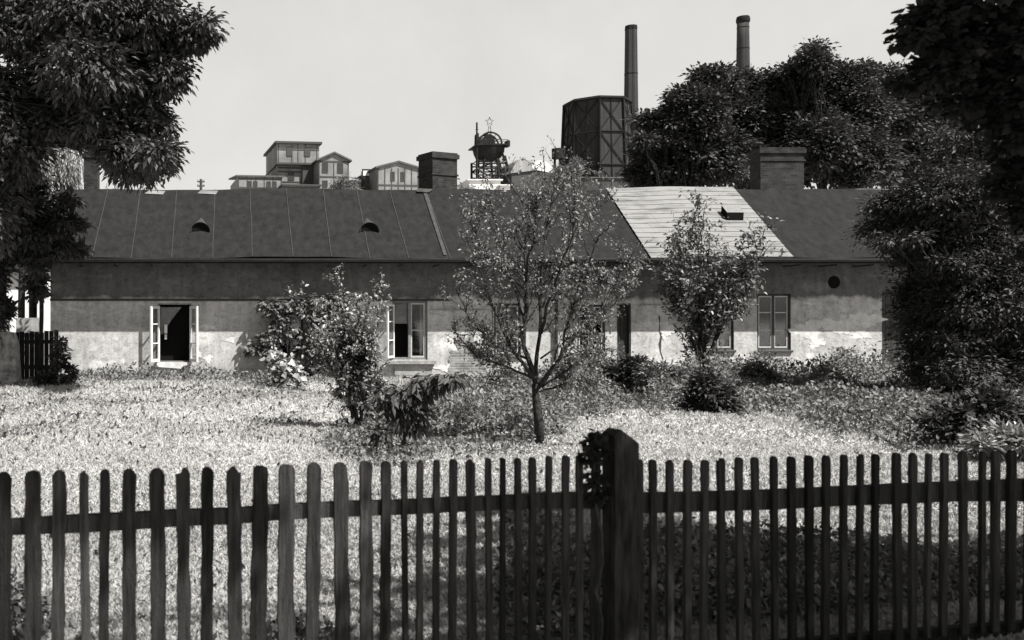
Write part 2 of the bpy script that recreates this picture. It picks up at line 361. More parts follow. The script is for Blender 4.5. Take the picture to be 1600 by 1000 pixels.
for i, (px, py, rx, rz) in enumerate([(1262, 516, 22, 14), (1312, 508, 38, 10), (1354, 500, 24, 11), (1275, 534, 12, 10), (1345, 522, 14, 8), (1160, 562, 22, 8), (360, 531, 8, 4), (325, 560, 7, 6), (1052, 566, 14, 8), (1042, 515, 11, 12), (1200, 572, 26, 8), (1330, 580, 30, 6), (310, 554, 6, 4), (700, 575, 18, 7)]):
    blotch(px, py, rx, rz, M['bare'], 'bare_patch', .003 + .0007 * i, i + 5)
b = MB(); c = P(1303, 441, WY); pts = [(c.x + .16 * math.cos(a * .5236), c.z + .17 * math.sin(a * .5236)) for a in range(12)]
b.prism(pts, 'y', WY - .02, WY + .01); HB(b, 'vent_hole', M['dark'])  # flat disc on the wall, the hole's inner shade put into its colour
b = MB(); zc = wz(468, WY); b.box(HX0 + .1, wx(705, WY), WY - .05, WY - .001, zc - .035, zc + .02); b.box(HX0 + .1, wx(705, WY), WY - .08, WY - .05, zc - .012, zc + .02); HB(b, 'moulding', M['dark_wood'])
b = MB(); z1 = wz(484, WY); b.box(wx(672, WY), wx(760, WY), WY - .03, WY - .001, z1 - .01, z1 + .02); HB(b, 'moulding', M['stone']); b = MB(); b.box(wx(1000, WY), wx(1050, WY), WY - .03, WY - .001, wz(476, WY) - .01, wz(476, WY) + .02); HB(b, 'moulding', M['stone'])

def sash(parent, x0, x1, z0, z1, y, rot=0.0, hinge=None, wood='white_wood', bars=2, th=.04, fr=.05, name='sash', glass=True):
    """casement leaf with horizontal glazing bars; hinged at x0 (hinge='l') or x1 ('r'), swung out toward the garden by rot"""
    hx = x0 if hinge != 'r' else x1
    o = empty_mesh = MB()
    X0, X1 = x0 - hx, x1 - hx
    def rp(x, yy, z): return (hx + x * math.cos(rot) - yy * math.sin(rot), y - WY + x * math.sin(rot) + yy * math.cos(rot), z)
    b = MB(); b.box(X0, X0 + fr, -th/2, th/2, z0, z1); b.box(X1 - fr, X1, -th/2, th/2, z0, z1)
    b.box(X0 + fr, X1 - fr, -th/2, th/2, z0, z0 + fr * 1.2); b.box(X0 + fr, X1 - fr, -th/2, th/2, z1 - fr, z1)
    for k in range(bars):
        zz = z0 + (z1 - z0) * (k + 1) / (bars + 1) + (.02 if k else 0); b.box(X0 + fr, X1 - fr, -th/2 + .005, th/2 - .005, zz - .014, zz + .014)
    b.v = [rp(*v) for v in b.v]; s_ = b.build(name, M[wood], parent)
    if glass:
        g = MB(); g.box(X0 + fr - .005, X1 - fr + .005, -.003, .003, z0 + fr, z1 - fr); g.v = [rp(*v) for v in g.v]; g.build('pane', M['glass'], parent)
    return s_
def window(i, a, b_, c, d, kind):
    x0, x1, z0, z1 = OPEN[i]; fy = WY + (.05 if kind != 'open' else .02)
    f = MB(); t = .06 if kind != 'open' else .035
    f.box(x0 + .002, x0 + t, fy, fy + .1, z0 + .002, z1 - .002); f.box(x1 - t, x1 - .002, fy, fy + .1, z0 + .002, z1 - .002)
    f.box(x0 + t, x1 - t, fy, fy + .1, z1 - t, z1 - .002); f.box(x0 + t, x1 - t, fy, fy + .1, z0 + .002, z0 + t)
    dark = {'open': 'grey_wood', 'half': 'grey_wood'}.get(kind, 'dark_wood')
    w_ = HB(f, 'window', M[dark]); mx = (x0 + x1) / 2
    if kind == 'open':
        tag(w_, 'window with both white casements swung wide open'); 
        sash(w_, x0 + .03, mx, z0 + .02, z1 - .08, fy - .02, math.radians(-118), 'l', fr=.065, th=.05)
        sash(w_, mx, x1 - .03, z0 + .02, z1 - .08, fy - .02, math.radians(120), 'r', fr=.065, th=.05)
        cu = MB(); n = 10; V = []; W_ = x1 - x0 - .1
        for k in range(n + 1):      # curtain drawn to the left in a curved sweep
            zt = z1 - .1; u = k / n; zz = z0 + .75 + (zt - z0 - .75) * u ** 1.3; ext = .08 + W_ * .62 * (u ** 1.6)
            for q in range(9): V.append((x0 + .05 + ext * q / 8, fy - WY + .14 + .02 * math.sin(q * 2.2 + k), zz))
        cu.add(V, [(k*9+q, k*9+q+1, (k+1)*9+q+1, (k+1)*9+q) for k in range(n) for q in range(8)]); cu.build('curtain', M['curtain'], w_, True)
        h = MB(); h.box(x0 + .16, x0 + .24, fy - WY + .08, fy - WY + .12, z0 + .78, z0 + 1.02); h.box(x0 + .17, x0 + .23, fy - WY + .08, fy - WY + .12, z0 + .62, z0 + .75); h.build('hanging_cloth', M['white_wood'], w_)
        s_ = MB(); s_.prism([(x0 - .02, z0 - .12), (x1 - .28, z0 - .17), (x1 - .22, z0 - .1), (x1, z0 - .05), (x1 + .03, z0), (x0 - .03, z0)], 'y', WY - .1, WY - .002); HB(s_, 'sill', M['bare'], w_).location = (0, 0, 0)
    else:
        m_ = MB(); m_.box(mx - .035, mx + .035, fy - .005, fy + .08, z0 + t, z1 - t); HB(m_, 'mullion', M[dark], w_)
        if kind == 'half':
            tag(w_, 'window with its left white casement standing open')
            sash(w_, x0 + .05, mx - .03, z0 + .05, z1 - .1, fy - .01, math.radians(-125), 'l', fr=.05)
            cu = MB(); cu.box(x0 + .06, mx - .04, fy - WY + .1, fy - WY + .104, z1 - .62, z1 - .06); cu.build('curtain', M['curtain'], w_)
            sash(w_, mx + .035, x1 - .06, z0 + t, z1 - t, fy + .04, 0, 'l', 'sash_wood', bars=1, fr=.035)
            cu = MB(); cu.box(x1 - .19, x1 - .1, fy - WY + .075, fy - WY + .079, z0 + .12, z1 - .1); cu.build('curtain', M['curtain'], w_)
        else:
            for (u0, u1) in ((x0 + .06, mx - .03), (mx + .03, x1 - .06)):
                sash(w_, u0, u1, z0 + .06, z1 - .06, fy + .03, 0, 'l', 'sash_wood', bars=2, fr=.03)
                if i in (5, 3):
                    cu = MB(); cu.box(u0 + .3 * (u1-u0), u0 + .62 * (u1-u0), fy - WY + .06, fy - WY + .063, z0 + .12, z1 - .5); cu.build('curtain', M['curtain'], w_)
        if kind == 'half':
            s_ = MB(); s_.box(x0 - .14, x1 + .2, WY - .2, WY - .003, z0 - .11, z0 - .02); HB(s_, 'sill', M['stone'], w_).location = (0, 0, 0)
            s_ = MB(); s_.box(x0 + .05, x1 + .1, WY - .1, WY - .004, z0 - .42, z0 - .112); HB(s_, 'sill_shadow_block', M['cement'], w_)  # darker block put in place of the shadow below the sill
        else:
            s_ = MB(); s_.box(x0 - .03, x1 + .03, WY - .06, WY - .003, z0 - .06, z0 - .004); HB(s_, 'sill', M['dark_wood'] if i > 2 else M['stone'], w_)
for i, wdef in enumerate(WIN): window(i, *wdef)
for k, (a, b_, c, d) in enumerate(DOORS):
    x0, x1, z0, z1 = OPEN[len(WIN) + k]; b = MB()
    n = 3 if k == 0 else 7
    for q in range(n): b.box(x0 + .04 + (x1-x0-.08) * q / n, x0 + .03 + (x1-x0-.08) * (q+1) / n, WY + .12, WY + .15 + .006 * (q % 2), z0 + .02, z1 - .04)
    dd = HB(b, 'door', M['black_iron']); b = MB()
    b.box(x0 + .001, x0 + .04, WY + .02, WY + .12, z0, z1 - .001); b.box(x1 - .04, x1 - .001, WY + .02, WY + .12, z0, z1 - .001); b.box(x0 + .04, x1 - .04, WY + .02, WY + .12, z1 - .05, z1 - .001); HB(b, 'door_frame', M['dark_wood'], dd)
    b = MB(); b.box(x0 + .08, x0 + .11, WY + .07, WY + .12, z0 + 1.0, z0 + 1.12); HB(b, 'handle', M['black_iron'], dd)

# roof
rf = MB(); BYE = RY + RUN
n = 150
for i in range(n):
    xa = HX0 - .1 + (HX1 - HX0 + .2) * i / n; xb = HX0 - .1 + (HX1 - HX0 + .2) * (i + 1) / n
    rf.quad((xa, EY, EZ + ripple(xa)), (xb, EY, EZ + ripple(xb)), (xb, RY, RZ + ripple(xb)), (xa, RY, RZ + ripple(xa)))
    rf.quad((xa, RY, RZ + ripple(xa)), (xb, RY, RZ + ripple(xb)), (xb, BYE, EZ), (xa, BYE, EZ))
rf.quad((HX0-.1, EY, EZ - .05), (HX0-.1, EY + .9, EZ - .03), (HX1+.1, EY + .9, EZ - .03), (HX1+.1, EY, EZ - .05))
rf.box(HX0 - .1, HX1 + .1, EY - .02, EY + .01, EZ - .14, EZ - .02)
roof = HB(rf, 'roof', M['felt'])
sm = MB(); xs = []
x = HX0 + .25
while x < 23:
    xs.append(x); x += random.uniform(1.0, 1.12)
for x in xs:
    if x > 6.6: continue
    dx = random.uniform(-.05, .05); p0 = [x + dx * k / 6 + random.uniform(-.008, .008) for k in range(7)]
    V = []
    for k in range(7):
        y = EY + RUN * k / 6; V += [roofP(p0[k] - .008, y, .004), roofP(p0[k] + .008, y, .004), roofP(p0[k] + .008, y, .018), roofP(p0[k] - .008, y, .018)]
    sm = MB(); sm.add(V, [(4*k + a, 4*k + (a+1) % 4, 4*k + 4 + (a+1) % 4, 4*k + 4 + a) for k in range(6) for a in range(4)]); HB(sm, 'seam', M['seam'], roof)
X5 = wx(697, EY)    # the broad metal flashing right of the middle
b = MB(); b.add([roofP(X5 - .045, EY + .1, .03), roofP(X5 + .045, EY + .1, .03), roofP(X5 + .05, RY - .03, .03), roofP(X5 - .05, RY - .03, .03)], [(0, 1, 2, 3)])
b.add([roofP(X5 - .25, RY - .16, .06), roofP(X5 + .1, RY - .2, .06), roofP(X5 + .25, RY - .05, .06), roofP(X5 - .2, RY + .0, .06)], [(0, 1, 2, 3)]); HB(b, 'flashing', M['seam'], roof)
# pale sheets: overlapping rows that step a little
b = MB(); S0, S1 = wx(1016, EY), wx(1238, EY); rows = 15
for k in range(rows):
    ya = EY - .03 + (RUN + .05) * k / rows; yb = EY - .03 + (RUN + .05) * (k + 1) / rows + .02
    nx = 14
    for q in range(nx):
        xa = S0 + (S1 - S0) * q / nx; xb = S0 + (S1 - S0) * (q + 1) / nx; u = random.uniform(.045, .049); u2 = u + .006
        b.add([roofP(xa, ya, u2), roofP(xb, ya, u2), roofP(xb, yb, u - .008), roofP(xa, yb, u - .008)], [(0, 1, 2, 3)])
        b.add([roofP(xa, ya, u2), roofP(xb, ya, u2), roofP(xb, ya, .0), roofP(xa, ya, .0)], [(0, 3, 2, 1)])
HB(b, 'pale_sheets', M['sheet'], roof)
for px in (243, 325, 1360):
    X = wx(px, RY); b = MB(); l = .3 if px < 1000 else .5
    b.add([roofP(X - l, RY - .2 if px < 1000 else RY - .06, .02), roofP(X + l * .8, RY - .24 if px < 1000 else RY - .06, .02), roofP(X + l, RY - .08, .02), roofP(X - l * .7, RY - .05, .02)], [(0, 1, 2, 3)])
    HB(b, 'ridge_patch', M['sheet'], roof)
def vent(px):
    Y = 26.27; x = wx(px, Y); c = Vector(roofP(x, Y)); r = .27; tip = Vector(roofP(x, Y + .62, .01)); b = MB(); n = 12
    fr = [Vector((c.x + r * math.cos(math.pi * k / n), c.y - .06, c.z + r * 1.0 * math.sin(math.pi * k / n))) for k in range(n + 1)]
    fr2 = [c + (p - c) * .92 + Vector((0, .05, 0)) for p in fr]
    b.m = 0; b.add(fr + [tip], [(k, k + 1, n + 1) for k in range(n)]); b.add(fr + fr2, [(k, k + n + 1, k + n + 2, k + 1) for k in range(n)])
    b.m = 1; b.add(fr2 + [c + Vector((0, .05, -.03))], [(k, n + 1, k + 1) for k in range(n)])  # near-black disc closes the hood, its inner shade given by colour
    HB(b, 'roof_vent', [M['seam'], M['dark']], roof)
for px in (313, 577, 822): vent(px)
Y = 26.85; x = wx(1142, Y); b = MB()
b.m = 1; b.v = []; q = [roofP(x - .22, Y - .18, .05), roofP(x + .24, Y - .18, .05), roofP(x + .24, Y + .14, .05), roofP(x - .22, Y + .14, .05)]
qt = [Vector(p) + Vector((0, -.02, .22)) for p in q]; b.add(q + qt, [(0, 1, 5, 4), (1, 2, 6, 5), (2, 3, 7, 6), (3, 0, 4, 7), (4, 5, 6, 7)]); b.mi = [0, 0, 0, 0, 1]
HB(b, 'roof_hatch', [M['dark'], M['grey_wood']], roof)
def gutter():
    b = MB(); n = 6; R = .07; V = []
    for x in (HX0 - .1, HX1 + .1):
        for k in range(n + 1):
            a = math.pi + math.pi * k / n; V.append((x, EY - .1 + R * math.cos(a), EZ - .045 + R * math.sin(a)))
    b.add(V, [(k, k + 1, k + n + 2, k + n + 1) for k in range(n)])
    b.tube([(HX0 - .1, EY - .17, EZ - .045), (HX1 + .1, EY - .17, EZ - .045)], .009, 5)
    g_ = HB(b, 'gutter', M['black_iron']); 
    x = HX0
    while x < HX1:
        br = MB(); br.box(x, x + .025, EY - .02, WY - .001, EZ - .2, EZ - .16); x += .95; HB(br, 'bracket', M['dark_wood'], g_)
gutter()
b = MB(); xx = wx(868, WY); b.tube([(xx, EY - .06, EZ - .1), (xx, EY + .1, EZ - .35), (xx, WY - .08, EZ - .7), (xx, WY - .08, .1)], .045, 8); HB(b, 'drainpipe', M['black_iron'])
def chimney(px0, px1, py, Y, dep, rz, band, m, zb=RZ - 1.0):
    c = P((px0 + px1) / 2, py, Y); w_ = (px1 - px0) / F * Y; top = c.z
    hw = w_ / 2; b = MB(); b.box(-hw, hw, -dep/2, dep/2, zb, top - .16); 
    e = .05; b.box(-hw - e, hw + e, -dep/2 - e, dep/2 + e, top - .16, top - .03); b.box(-hw - .01, hw + .01, -dep/2 - .01, dep/2 + .01, top - .03, top + .02)
    if band: b.box(-hw - .03, hw + .03, -dep/2 - .03, dep/2 + .03, top - band - .05, top - band)
    R = Matrix.Rotation(rz, 4, 'Z'); b.v = [tuple(R @ Vector(v) + Vector((c.x, c.y, 0))) for v in b.v]
    o = HB(b, 'chimney', m, roof)
chimney(133, 154, 240, 29.0, .5, 0, 0, M['brick'])
chimney(661, 707, 242, 29.0, .72, .42, .62, M['brick'])
chimney(1180, 1247, 234, 29.0, .6, 0, .34, M['brick'])

exec_parts = []
# ------------------------------------------------------------------ colliery on the plateau behind
M['infill'] = mat('pale_infill', .09, .9, .17, .5, .2, 3)
M['frame'] = mat('dark_timber_frame', .035, .85)
M['coll_roof'] = mat('colliery_roof', .045, .85, .07, .6)
M['conc'] = mat('concrete', .14, .9, .22, .4, .2)
M['steel'] = mat('dark_steel', .008, .8, .016, 1.0, spec=.1)
M['tower_wood'] = mat('tower_boards', .010, .9, .022, .7, .4, 3, stretch=(6, 6, .3))
M['tower_frame'] = mat('tower_frame', .010, .9, spec=.1)
M['stack_brick'] = mat('stack_brick', .015, .9, .030, .25, .2, 2, stretch=(1, 1, .35))
M['whitewash'] = mat('whitewash', .42, .9, .52, .6)
M['corr'] = mat('corrugated_iron', .10, .7, .22, .8, stretch=(8, 8, .3))
M['corrw'] = mat('bright_corrugated_iron', .33, .6, .45, .8, stretch=(8, 8, .3))
M['win'] = mat('dark_window', .02, .4)
GZ = 15.2
def far_building(name, px0, px1, pyt, Y, dep, rz, label, cat='building', wins=(), gable=0.0, lean=0.0, body='infill', framing=(), posts=5, roofm='coll_roof', over=.25, pyb=310, group=None, flat=.25):
    """origin at the front left corner; wins = (px, py, half width px, half height px)"""
    x0, x1 = wx(px0, Y), wx(px1, Y); W_ = (x1 - x0) / math.cos(rz); H = wz(pyt, Y) - GZ; s = Y / F
    root = empty(name, (x0, Y, GZ), rz, label, cat, group); b = MB()
    if gable:
        poly = [(0, -1), (W_, -1), (W_, H), (W_ / 2, H + gable), (0, H)]; b.prism(poly, 'y', 0, dep)
    else: b.box(0, W_, 0, dep, -1, H)
    b.build('wall', M[body], root)
    r = MB()
    if gable:
        t = .22; k = gable / (W_ / 2)
        r.prism([(-over, H - over * k), (-over, H - over * k + t), (W_ / 2, H + gable + t), (W_ / 2, H + gable + .002)], 'y', -over, dep + over)
        r.prism([(W_ / 2, H + gable + .002), (W_ / 2, H + gable + t), (W_ + over, H - over * k + t), (W_ + over, H - over * k)], 'y', -over, dep + over)
    elif lean:
        r.prism([(-over, H + .003), (dep + over, H + lean), (dep + over, H + lean + .2), (-over, H + .2)], 'x', -over, W_ + over)
    else: r.box(-over, W_ + over, -over, dep + over, H + .003, H + flat)
    r.build('roof', M[roofm], root)
    if framing or posts:
        f = MB()
        for py in framing:
            z = wz(py, Y) - GZ; f.box(0.01, W_ - .01, -.06, -.003, z - .09, z + .09)
        for k in range(posts):
            xx = .01 + (W_ - .16) * k / max(1, posts - 1); f.box(xx, xx + .12, -.05, -.004, -.5, H - .05)
        f.build('timber_frame', M['frame'], root)
    for (px, py, hx, hy) in wins:
        u = (wx(px, Y) - x0) / math.cos(rz); z = wz(py, Y) - GZ; hw, hh = hx * s, hy * s
        f = MB(); t = .09
        f.box(u - hw - t, u - hw, -.1, -.002, z - hh - t, z + hh + t); f.box(u + hw, u + hw + t, -.1, -.002, z - hh - t, z + hh + t)
        f.box(u - hw, u + hw, -.1, -.002, z - hh - t, z - hh); f.box(u - hw, u + hw, -.1, -.002, z + hh, z + hh + t); f.box(u - .03, u + .03, -.09, -.071, z - hh, z + hh)
        wo = f.build('window', M['frame'], root); p = MB(); p.box(u - hw, u + hw, -.07, -.003, z - hh, z + hh); p.build('pane', M['win'], wo)
    return root
far_building('flat_hall', 372, 441, 276, 128, 9, .12, 'long low pale hall with two pairs of small windows, left of the tall block', wins=[(390, 287, 2.3, 3.5), (399, 287, 2.3, 3.5), (420, 287, 2.3, 3.5), (429, 287, 2.3, 3.5)], framing=(279, 293), posts=6, lean=.9)
tb = far_building('screening_tower', 434, 493, 258, 133, 10, .12, 'tall block with a pale overhanging upper storey and two upper windows', wins=[(455, 275, 4, 5)], framing=(262, 268, 284), posts=0, flat=.1)
b = MB(); Wt = (wx(495, 133) - wx(431, 133)); z0 = wz(257, 133) - GZ; z1 = wz(226, 133) - GZ; b.box(-.2, Wt, -.8, 9.5, z0, z1); b.build('upper_storey', M['infill'], tb)
b = MB(); b.box(-.55, Wt + .35, -1.2, 9.9, z1 + .003, z1 + .3); b.box(-.3, Wt + .1, -.9, -.803, z0 - .1, z0 + .16); 
for u in (.02, .35, .5, .68, .97): b.box(-.2 + u * Wt, -.1 + u * Wt, -.85, -.802, z0 + .16, z1)
b.box(-.19, Wt - .02, -.855, -.803, z0 + 1.9, z0 + 2.0); b.build('upper_frame', M['frame'], tb)
for px in (451, 479):
    u = (wx(px, 133) - wx(434, 133)); zc = wz(238, 133) - GZ; f = MB(); f.box(u - .42, u + .42, -.9, -.803, zc - .62, zc + .62); f.build('window', M['frame'], tb)
b = MB(); b.box(3.4, Wt - .1, -.5, -.003, -.5, z0 - .12); b.build('dark_lean_to', M['frame'], tb)
far_building('low_annexe', 443, 500, 290, 126, 6, .12, 'low strip building at the foot of the tall block', framing=(293, 296), posts=2, roofm='frame', flat=.2)
far_building('gabled_house', 498, 546, 250, 130, 9, .14, 'narrow two-storey gabled building right of the tall block', wins=[(508, 262, 3.6, 6.5), (532, 262, 3.6, 6.5), (508, 287, 3, 4)], gable=.95, framing=(252, 276), posts=3, over=.35)
far_building('dark_lean_shed', 547, 561, 284, 128, 5, .14, 'small dark lean-to shed beside the gabled building', 'shed', body='frame', posts=0, lean=.4)
hb = empty('hoist_frame', (wx(566, 131), 131, GZ), .1, 'small white beam frame with a dark box, between the two gabled halls', 'frame')
b = MB(); zt = wz(264, 131) - GZ; Wd = wx(584, 131) - wx(566, 131); b.box(0, Wd, 0, .2, zt - .15, zt); b.box(0, .12, .02, .18, -.5, zt - .15); b.box(Wd - .12, Wd, .02, .18, -.5, zt - .15); b.build('beam_frame', M['steel'], hb)
b = MB(); b.box(.13, Wd - .13, .05, 1.2, zt - .9, zt - .2); b.build('sheet_cladding', M['whitewash'], hb); b = MB(); b.box(.2, Wd - .13, -.2, 1.5, -.3, zt - 1.1); b.build('box', M['frame'], hb)
far_building('gabled_hall', 590, 656, 262, 127, 10, .13, 'wide shallow-gabled hall with two narrow windows, left of the brick chimney stack', wins=[(614, 275, 2.2, 6), (630, 275, 2.2, 6)], gable=.75, framing=(289,), posts=7, over=.3)
far_building('white_annexe', 733, 782, 282, 125, 6, .0, 'small whitewashed flat building below the winding tower', body='whitewash', posts=0, roofm='whitewash', flat=.15)
far_building('white_kiosk', 783, 797, 290, 124, 4, .0, 'small whitewashed block beside the curved sheet roof', 'shed', body='whitewash', posts=0, roofm='whitewash', flat=.12)
far_building('brick_engine_house', 884, 988, 278, 132, 10, .06, 'long low dark brick building under the cooling tower', body='stack_brick', posts=8, framing=(280,), roofm='coll_roof', flat=.15)
# barrel-roofed sheet shed
Y = 129; x0 = wx(798, Y); W_ = wx(872, Y) - x0; sh = empty('sheet_roof_shed', (x0, Y, GZ), .1, 'shed with a humped corrugated roof, dull at left and bright at right', 'shed')
b = MB(); H = wz(268, Y) - GZ; b.box(.2, W_ - .2, 0.2, 7, -1, H); b.build('wall', M['frame'], sh)
def arch(u0, u1, h0, hp, h1, n=8):
    return [(u0 + (u1 - u0) * k / n, (h0 * (1 - k / n) + h1 * k / n) + (hp) * math.sin(math.pi * min(1, (k / n))) ** .8) for k in range(n + 1)]
for (u0, u1, h0, hp, h1, m_, nm) in ((0, W_ * .5, H - .1, 1.7, H + .3, 'corr', 'dull_roof_sheet'), (W_ * .42, W_, H + .6, 1.35, H - .05, 'corrw', 'bright_roof_sheet')):
    A = arch(u0, u1, h0, hp, h1); dy = .05 if m_ == 'corr' else .3; b = MB(); b.prism(A + [(u1, h1 - .12), (u0, h0 - .12)], 'y', -.1 + dy, 7.2 + dy); b.build(nm, M[m_], sh)
# water tank
t = empty('water_tank', P(871, 262, 134), 0, 'small dark drum-shaped tank on legs left of the cooling tower', 'tank')
t.location.z = GZ; zz = wz(248, 134) - GZ; b = MB(); b.tube([(0, 0, zz), (0, 0, zz + 1.4)], .78, 12); b.build('drum', M['steel'], t)
b = MB()
for a in range(4): b.tube([(.5 * math.cos(a * 1.57 + .7), .5 * math.sin(a * 1.57 + .7), -.5), (.5 * math.cos(a * 1.57 + .7), .5 * math.sin(a * 1.57 + .7), zz)], .09, 5)
b.build('support', M['steel'], t)
# winding tower (headframe)
Y = 132; hf = empty('winding_tower', (wx(763, Y), Y, GZ), 0, 'dark steel pit winding tower with sheave wheels and a star on top', 'winding tower')
def L(px, py, dy=0.0): return Vector((wx(px, Y) - wx(763, Y), dy, wz(py, Y) - GZ))
b = MB()
for dy in (-1.5, 1.5):
    for (a, c) in (((741, 252), (741, 300)), ((752, 250), (750, 300)), ((772, 250), (776, 300)), ((784, 246), (797, 300)), ((779, 240), (792, 275))): b.bar(L(*a, dy), L(*c, dy), .32)
    for py in (258, 266, 276, 286):
        b.bar(L(740, py, dy), L(786 + (py - 250) * .2, py, dy), .2)
    for (a, c) in (((741, 252), (773, 266)), ((773, 252), (741, 266)), ((741, 266), (775, 286)), ((775, 266), (741, 286)), ((773, 286), (787, 258))): b.bar(L(*a, dy), L(*c, dy), .14)
for px in (741, 773, 784):
    for py in (254, 266, 280): b.bar(L(px, py, -1.5), L(px, py, 1.5), .16)
b.build('lattice_legs', M['steel'], hf)
b = MB(); z = lambda py: wz(py, Y) - GZ
b.tube([L(762, 251), L(762, 243), L(763, 236), L(763, 231)], [1.5, 1.9, 2.15, 2.2], 14); b.build('hopper', M['steel'], hf)
b = MB(); b.box(L(738, 0).x, L(787, 0).x, -2.3, 2.3, z(231), z(229)); 
for px in (738, 750, 763, 776, 787): b.bar(L(px, 229, -2.2), L(px, 223, -2.2), .09)
b.bar(L(738, 223, -2.2), L(787, 223, -2.2), .09); b.bar(L(738, 226, -2.2), L(787, 226, -2.2), .07); b.box(L(785,0).x, L(790,0).x, -2.2, -1.0, z(233), z(224)); b.build('platform', M['steel'], hf)
for dy in (-.8, .9):
    b = MB(); c = L(764, 226, dy); R_ = 1.55; ring = [c + Vector((R_ * math.cos(a * math.pi / 12), 0, R_ * math.sin(a * math.pi / 12))) for a in range(25)]; b.tube(ring, .13, 5, False)
    for a in range(0, 12): b.bar(c, c + Vector((R_ * math.cos(a * math.pi / 6), 0, R_ * math.sin(a * math.pi / 6))), .07)
    b.tube([c + Vector((0, -.25, 0)), c + Vector((0, .25, 0))], .25, 8); b.build('sheave_wheel', M['steel'], hf)
b = MB(); b.add([L(749, 229, 0), L(751, 219, 0), L(758, 211, 0), L(766, 209, 0), L(772, 213, 0), L(775, 229, 0)], [(0, 1, 2, 3, 4, 5)]); b.tube([L(745, 229), L(745, 212), L(747, 208)], [.35, .3, .15], 6); b.build('wheel_guard', M['steel'], hf)
b = MB(); b.tube([L(739.5, 300, -2), L(739.5, 196, -2)], .13, 5); b.bar(L(737, 207, -2), L(742, 207, -2), .08); b.build('mast', M['steel'], hf)
b = MB(); cs = L(765, 190, 0); ro, ri = .62, .25
sp = [cs + Vector(((ro if k % 2 == 0 else ri) * math.sin(k * math.pi / 5), 0, (ro if k % 2 == 0 else ri) * math.cos(k * math.pi / 5))) for k in range(11)]
b.tube(sp, .045, 4, False); b.bar(L(762, 210), L(764, 196), .07); b.bar(L(768, 210), L(766, 196), .07)
for py in (200, 205): b.bar(L(763, py), L(767, py), .05)
b.build('star', M['steel'], hf)
# cooling tower
Y = 142; cx = wx(933, Y); ct = empty('cooling_tower', (cx, Y, GZ), math.radians(5), 'dark octagonal timber-clad cooling tower with cross braces', 'cooling tower')
Rt, Rb = 48 / F * Y, 56 / F * Y; zt = wz(163, Y) - GZ; zb = -1.0
b = MB(); V = [(Rb * math.cos(math.pi / 8 + k * math.pi / 4), Rb * math.sin(math.pi / 8 + k * math.pi / 4), zb) for k in range(8)] + [(Rt * math.cos(math.pi / 8 + k * math.pi / 4), Rt * math.sin(math.pi / 8 + k * math.pi / 4), zt) for k in range(8)]
Vi = [(v[0] * .93, v[1] * .93, zt) for v in V[8:]] + [(v[0] * .93, v[1] * .93, zt - 3) for v in V[8:]]
b.add(V + Vi, [(k, (k+1) % 8, 8 + (k+1) % 8, 8 + k) for k in range(8)] + [(8 + k, 8 + (k+1) % 8, 16 + (k+1) % 8, 16 + k) for k in range(8)] + [(16 + k, 16 + (k+1) % 8, 24 + (k+1) % 8, 24 + k) for k in range(8)] + [tuple(range(24, 32))])
b.build('cladding', M['tower_wood'], ct)
b = MB()
for k in range(8):
    a, c = Vector(V[8 + k]) * 1.03, Vector(V[8 + (k+1) % 8]) * 1.03; a.z = c.z = zt + .05; b.bar(a, c, .5)
b.build('rim', M['tower_frame'], ct)
for k in range(8):
    lo, lo2, hi, hi2 = Vector(V[k]), Vector(V[(k+1) % 8]), Vector(V[8 + k]), Vector(V[8 + (k+1) % 8])
    nrm = ((lo + lo2) / 2); nrm.z = 0; nrm = nrm.normalized() * .12
    def q(u, v): return lo.lerp(lo2, u).lerp(hi.lerp(hi2, u), v) + nrm
    b = MB(); b.bar(q(0, 0), q(0, 1), .42); b.bar(q(.5, 0), q(.5, 1), .12)
    nz = 4
    for j in range(nz + 1):
        v0 = j / nz; b.bar(q(0, v0), q(1, v0), .2)
        if j < nz:
            v1 = (j + 1) / nz; mid = (v0 + v1) / 2
            b.bar(q(0, v0), q(1, v1), .14); b.bar(q(1, v0), q(0, v1), .14)
    b.build('brace_frame', M['tower_frame'], ct)
# tall stacks
def stack(px, pyt, r_t, r_b, Y, pyb, label, sides, cap):
    o = empty('factory_chimney', (wx(px, Y), Y, GZ), .2, label, 'chimney', 'tall factory chimneys'); s = Y / F; zt = wz(pyt, Y) - GZ; b = MB(); n = 10
    b.tube([(0, 0, -1 + (zt + 1) * k / n) for k in range(n + 1)], [(r_b + (r_t - r_b) * k / n) * s for k in range(n + 1)], sides); b.build('shaft', M['stack_brick'], o, sides > 12)
    b = MB()
    if cap: b.tube([(0, 0, zt - 1.3), (0, 0, zt - .9), (0, 0, zt - .5), (0, 0, zt - .1)], [r_t * s * 1.02, r_t * s * 1.18, r_t * s * 1.18, r_t * s * 1.1], sides)
    else: b.tube([(0, 0, zt - .5), (0, 0, zt + .15)], [r_t * s * 1.06, r_t * s * 1.0], sides); 
    b.build('cap', M['tower_frame'], o)
    b = MB()
    for f in ((.52, .78) if not cap else (.86, .95)): rr = (r_b + (r_t - r_b) * f) * s * 1.03; zz = -1 + (zt + 1) * f; b.tube([(0, 0, zz), (0, 0, zz + .14)], rr, sides)
    b.build('iron_band', M['tower_frame'], o)
    b = MB(); rr = r_b * s; 
    for dx in (-.2, .2): b.bar((dx, -(r_b * s + .1), -1), (dx, -(r_t * s + .12), zt), .06)
    b.build('ladder', M['steel'], o)
stack(986, 42, 9.3, 14, 160, 300, 'taller factory chimney, right behind the cooling tower', 8, False)
stack(1161, 26, 8.5, 14, 175, 300, 'factory chimney with a flared top, rising behind the trees', 20, True)
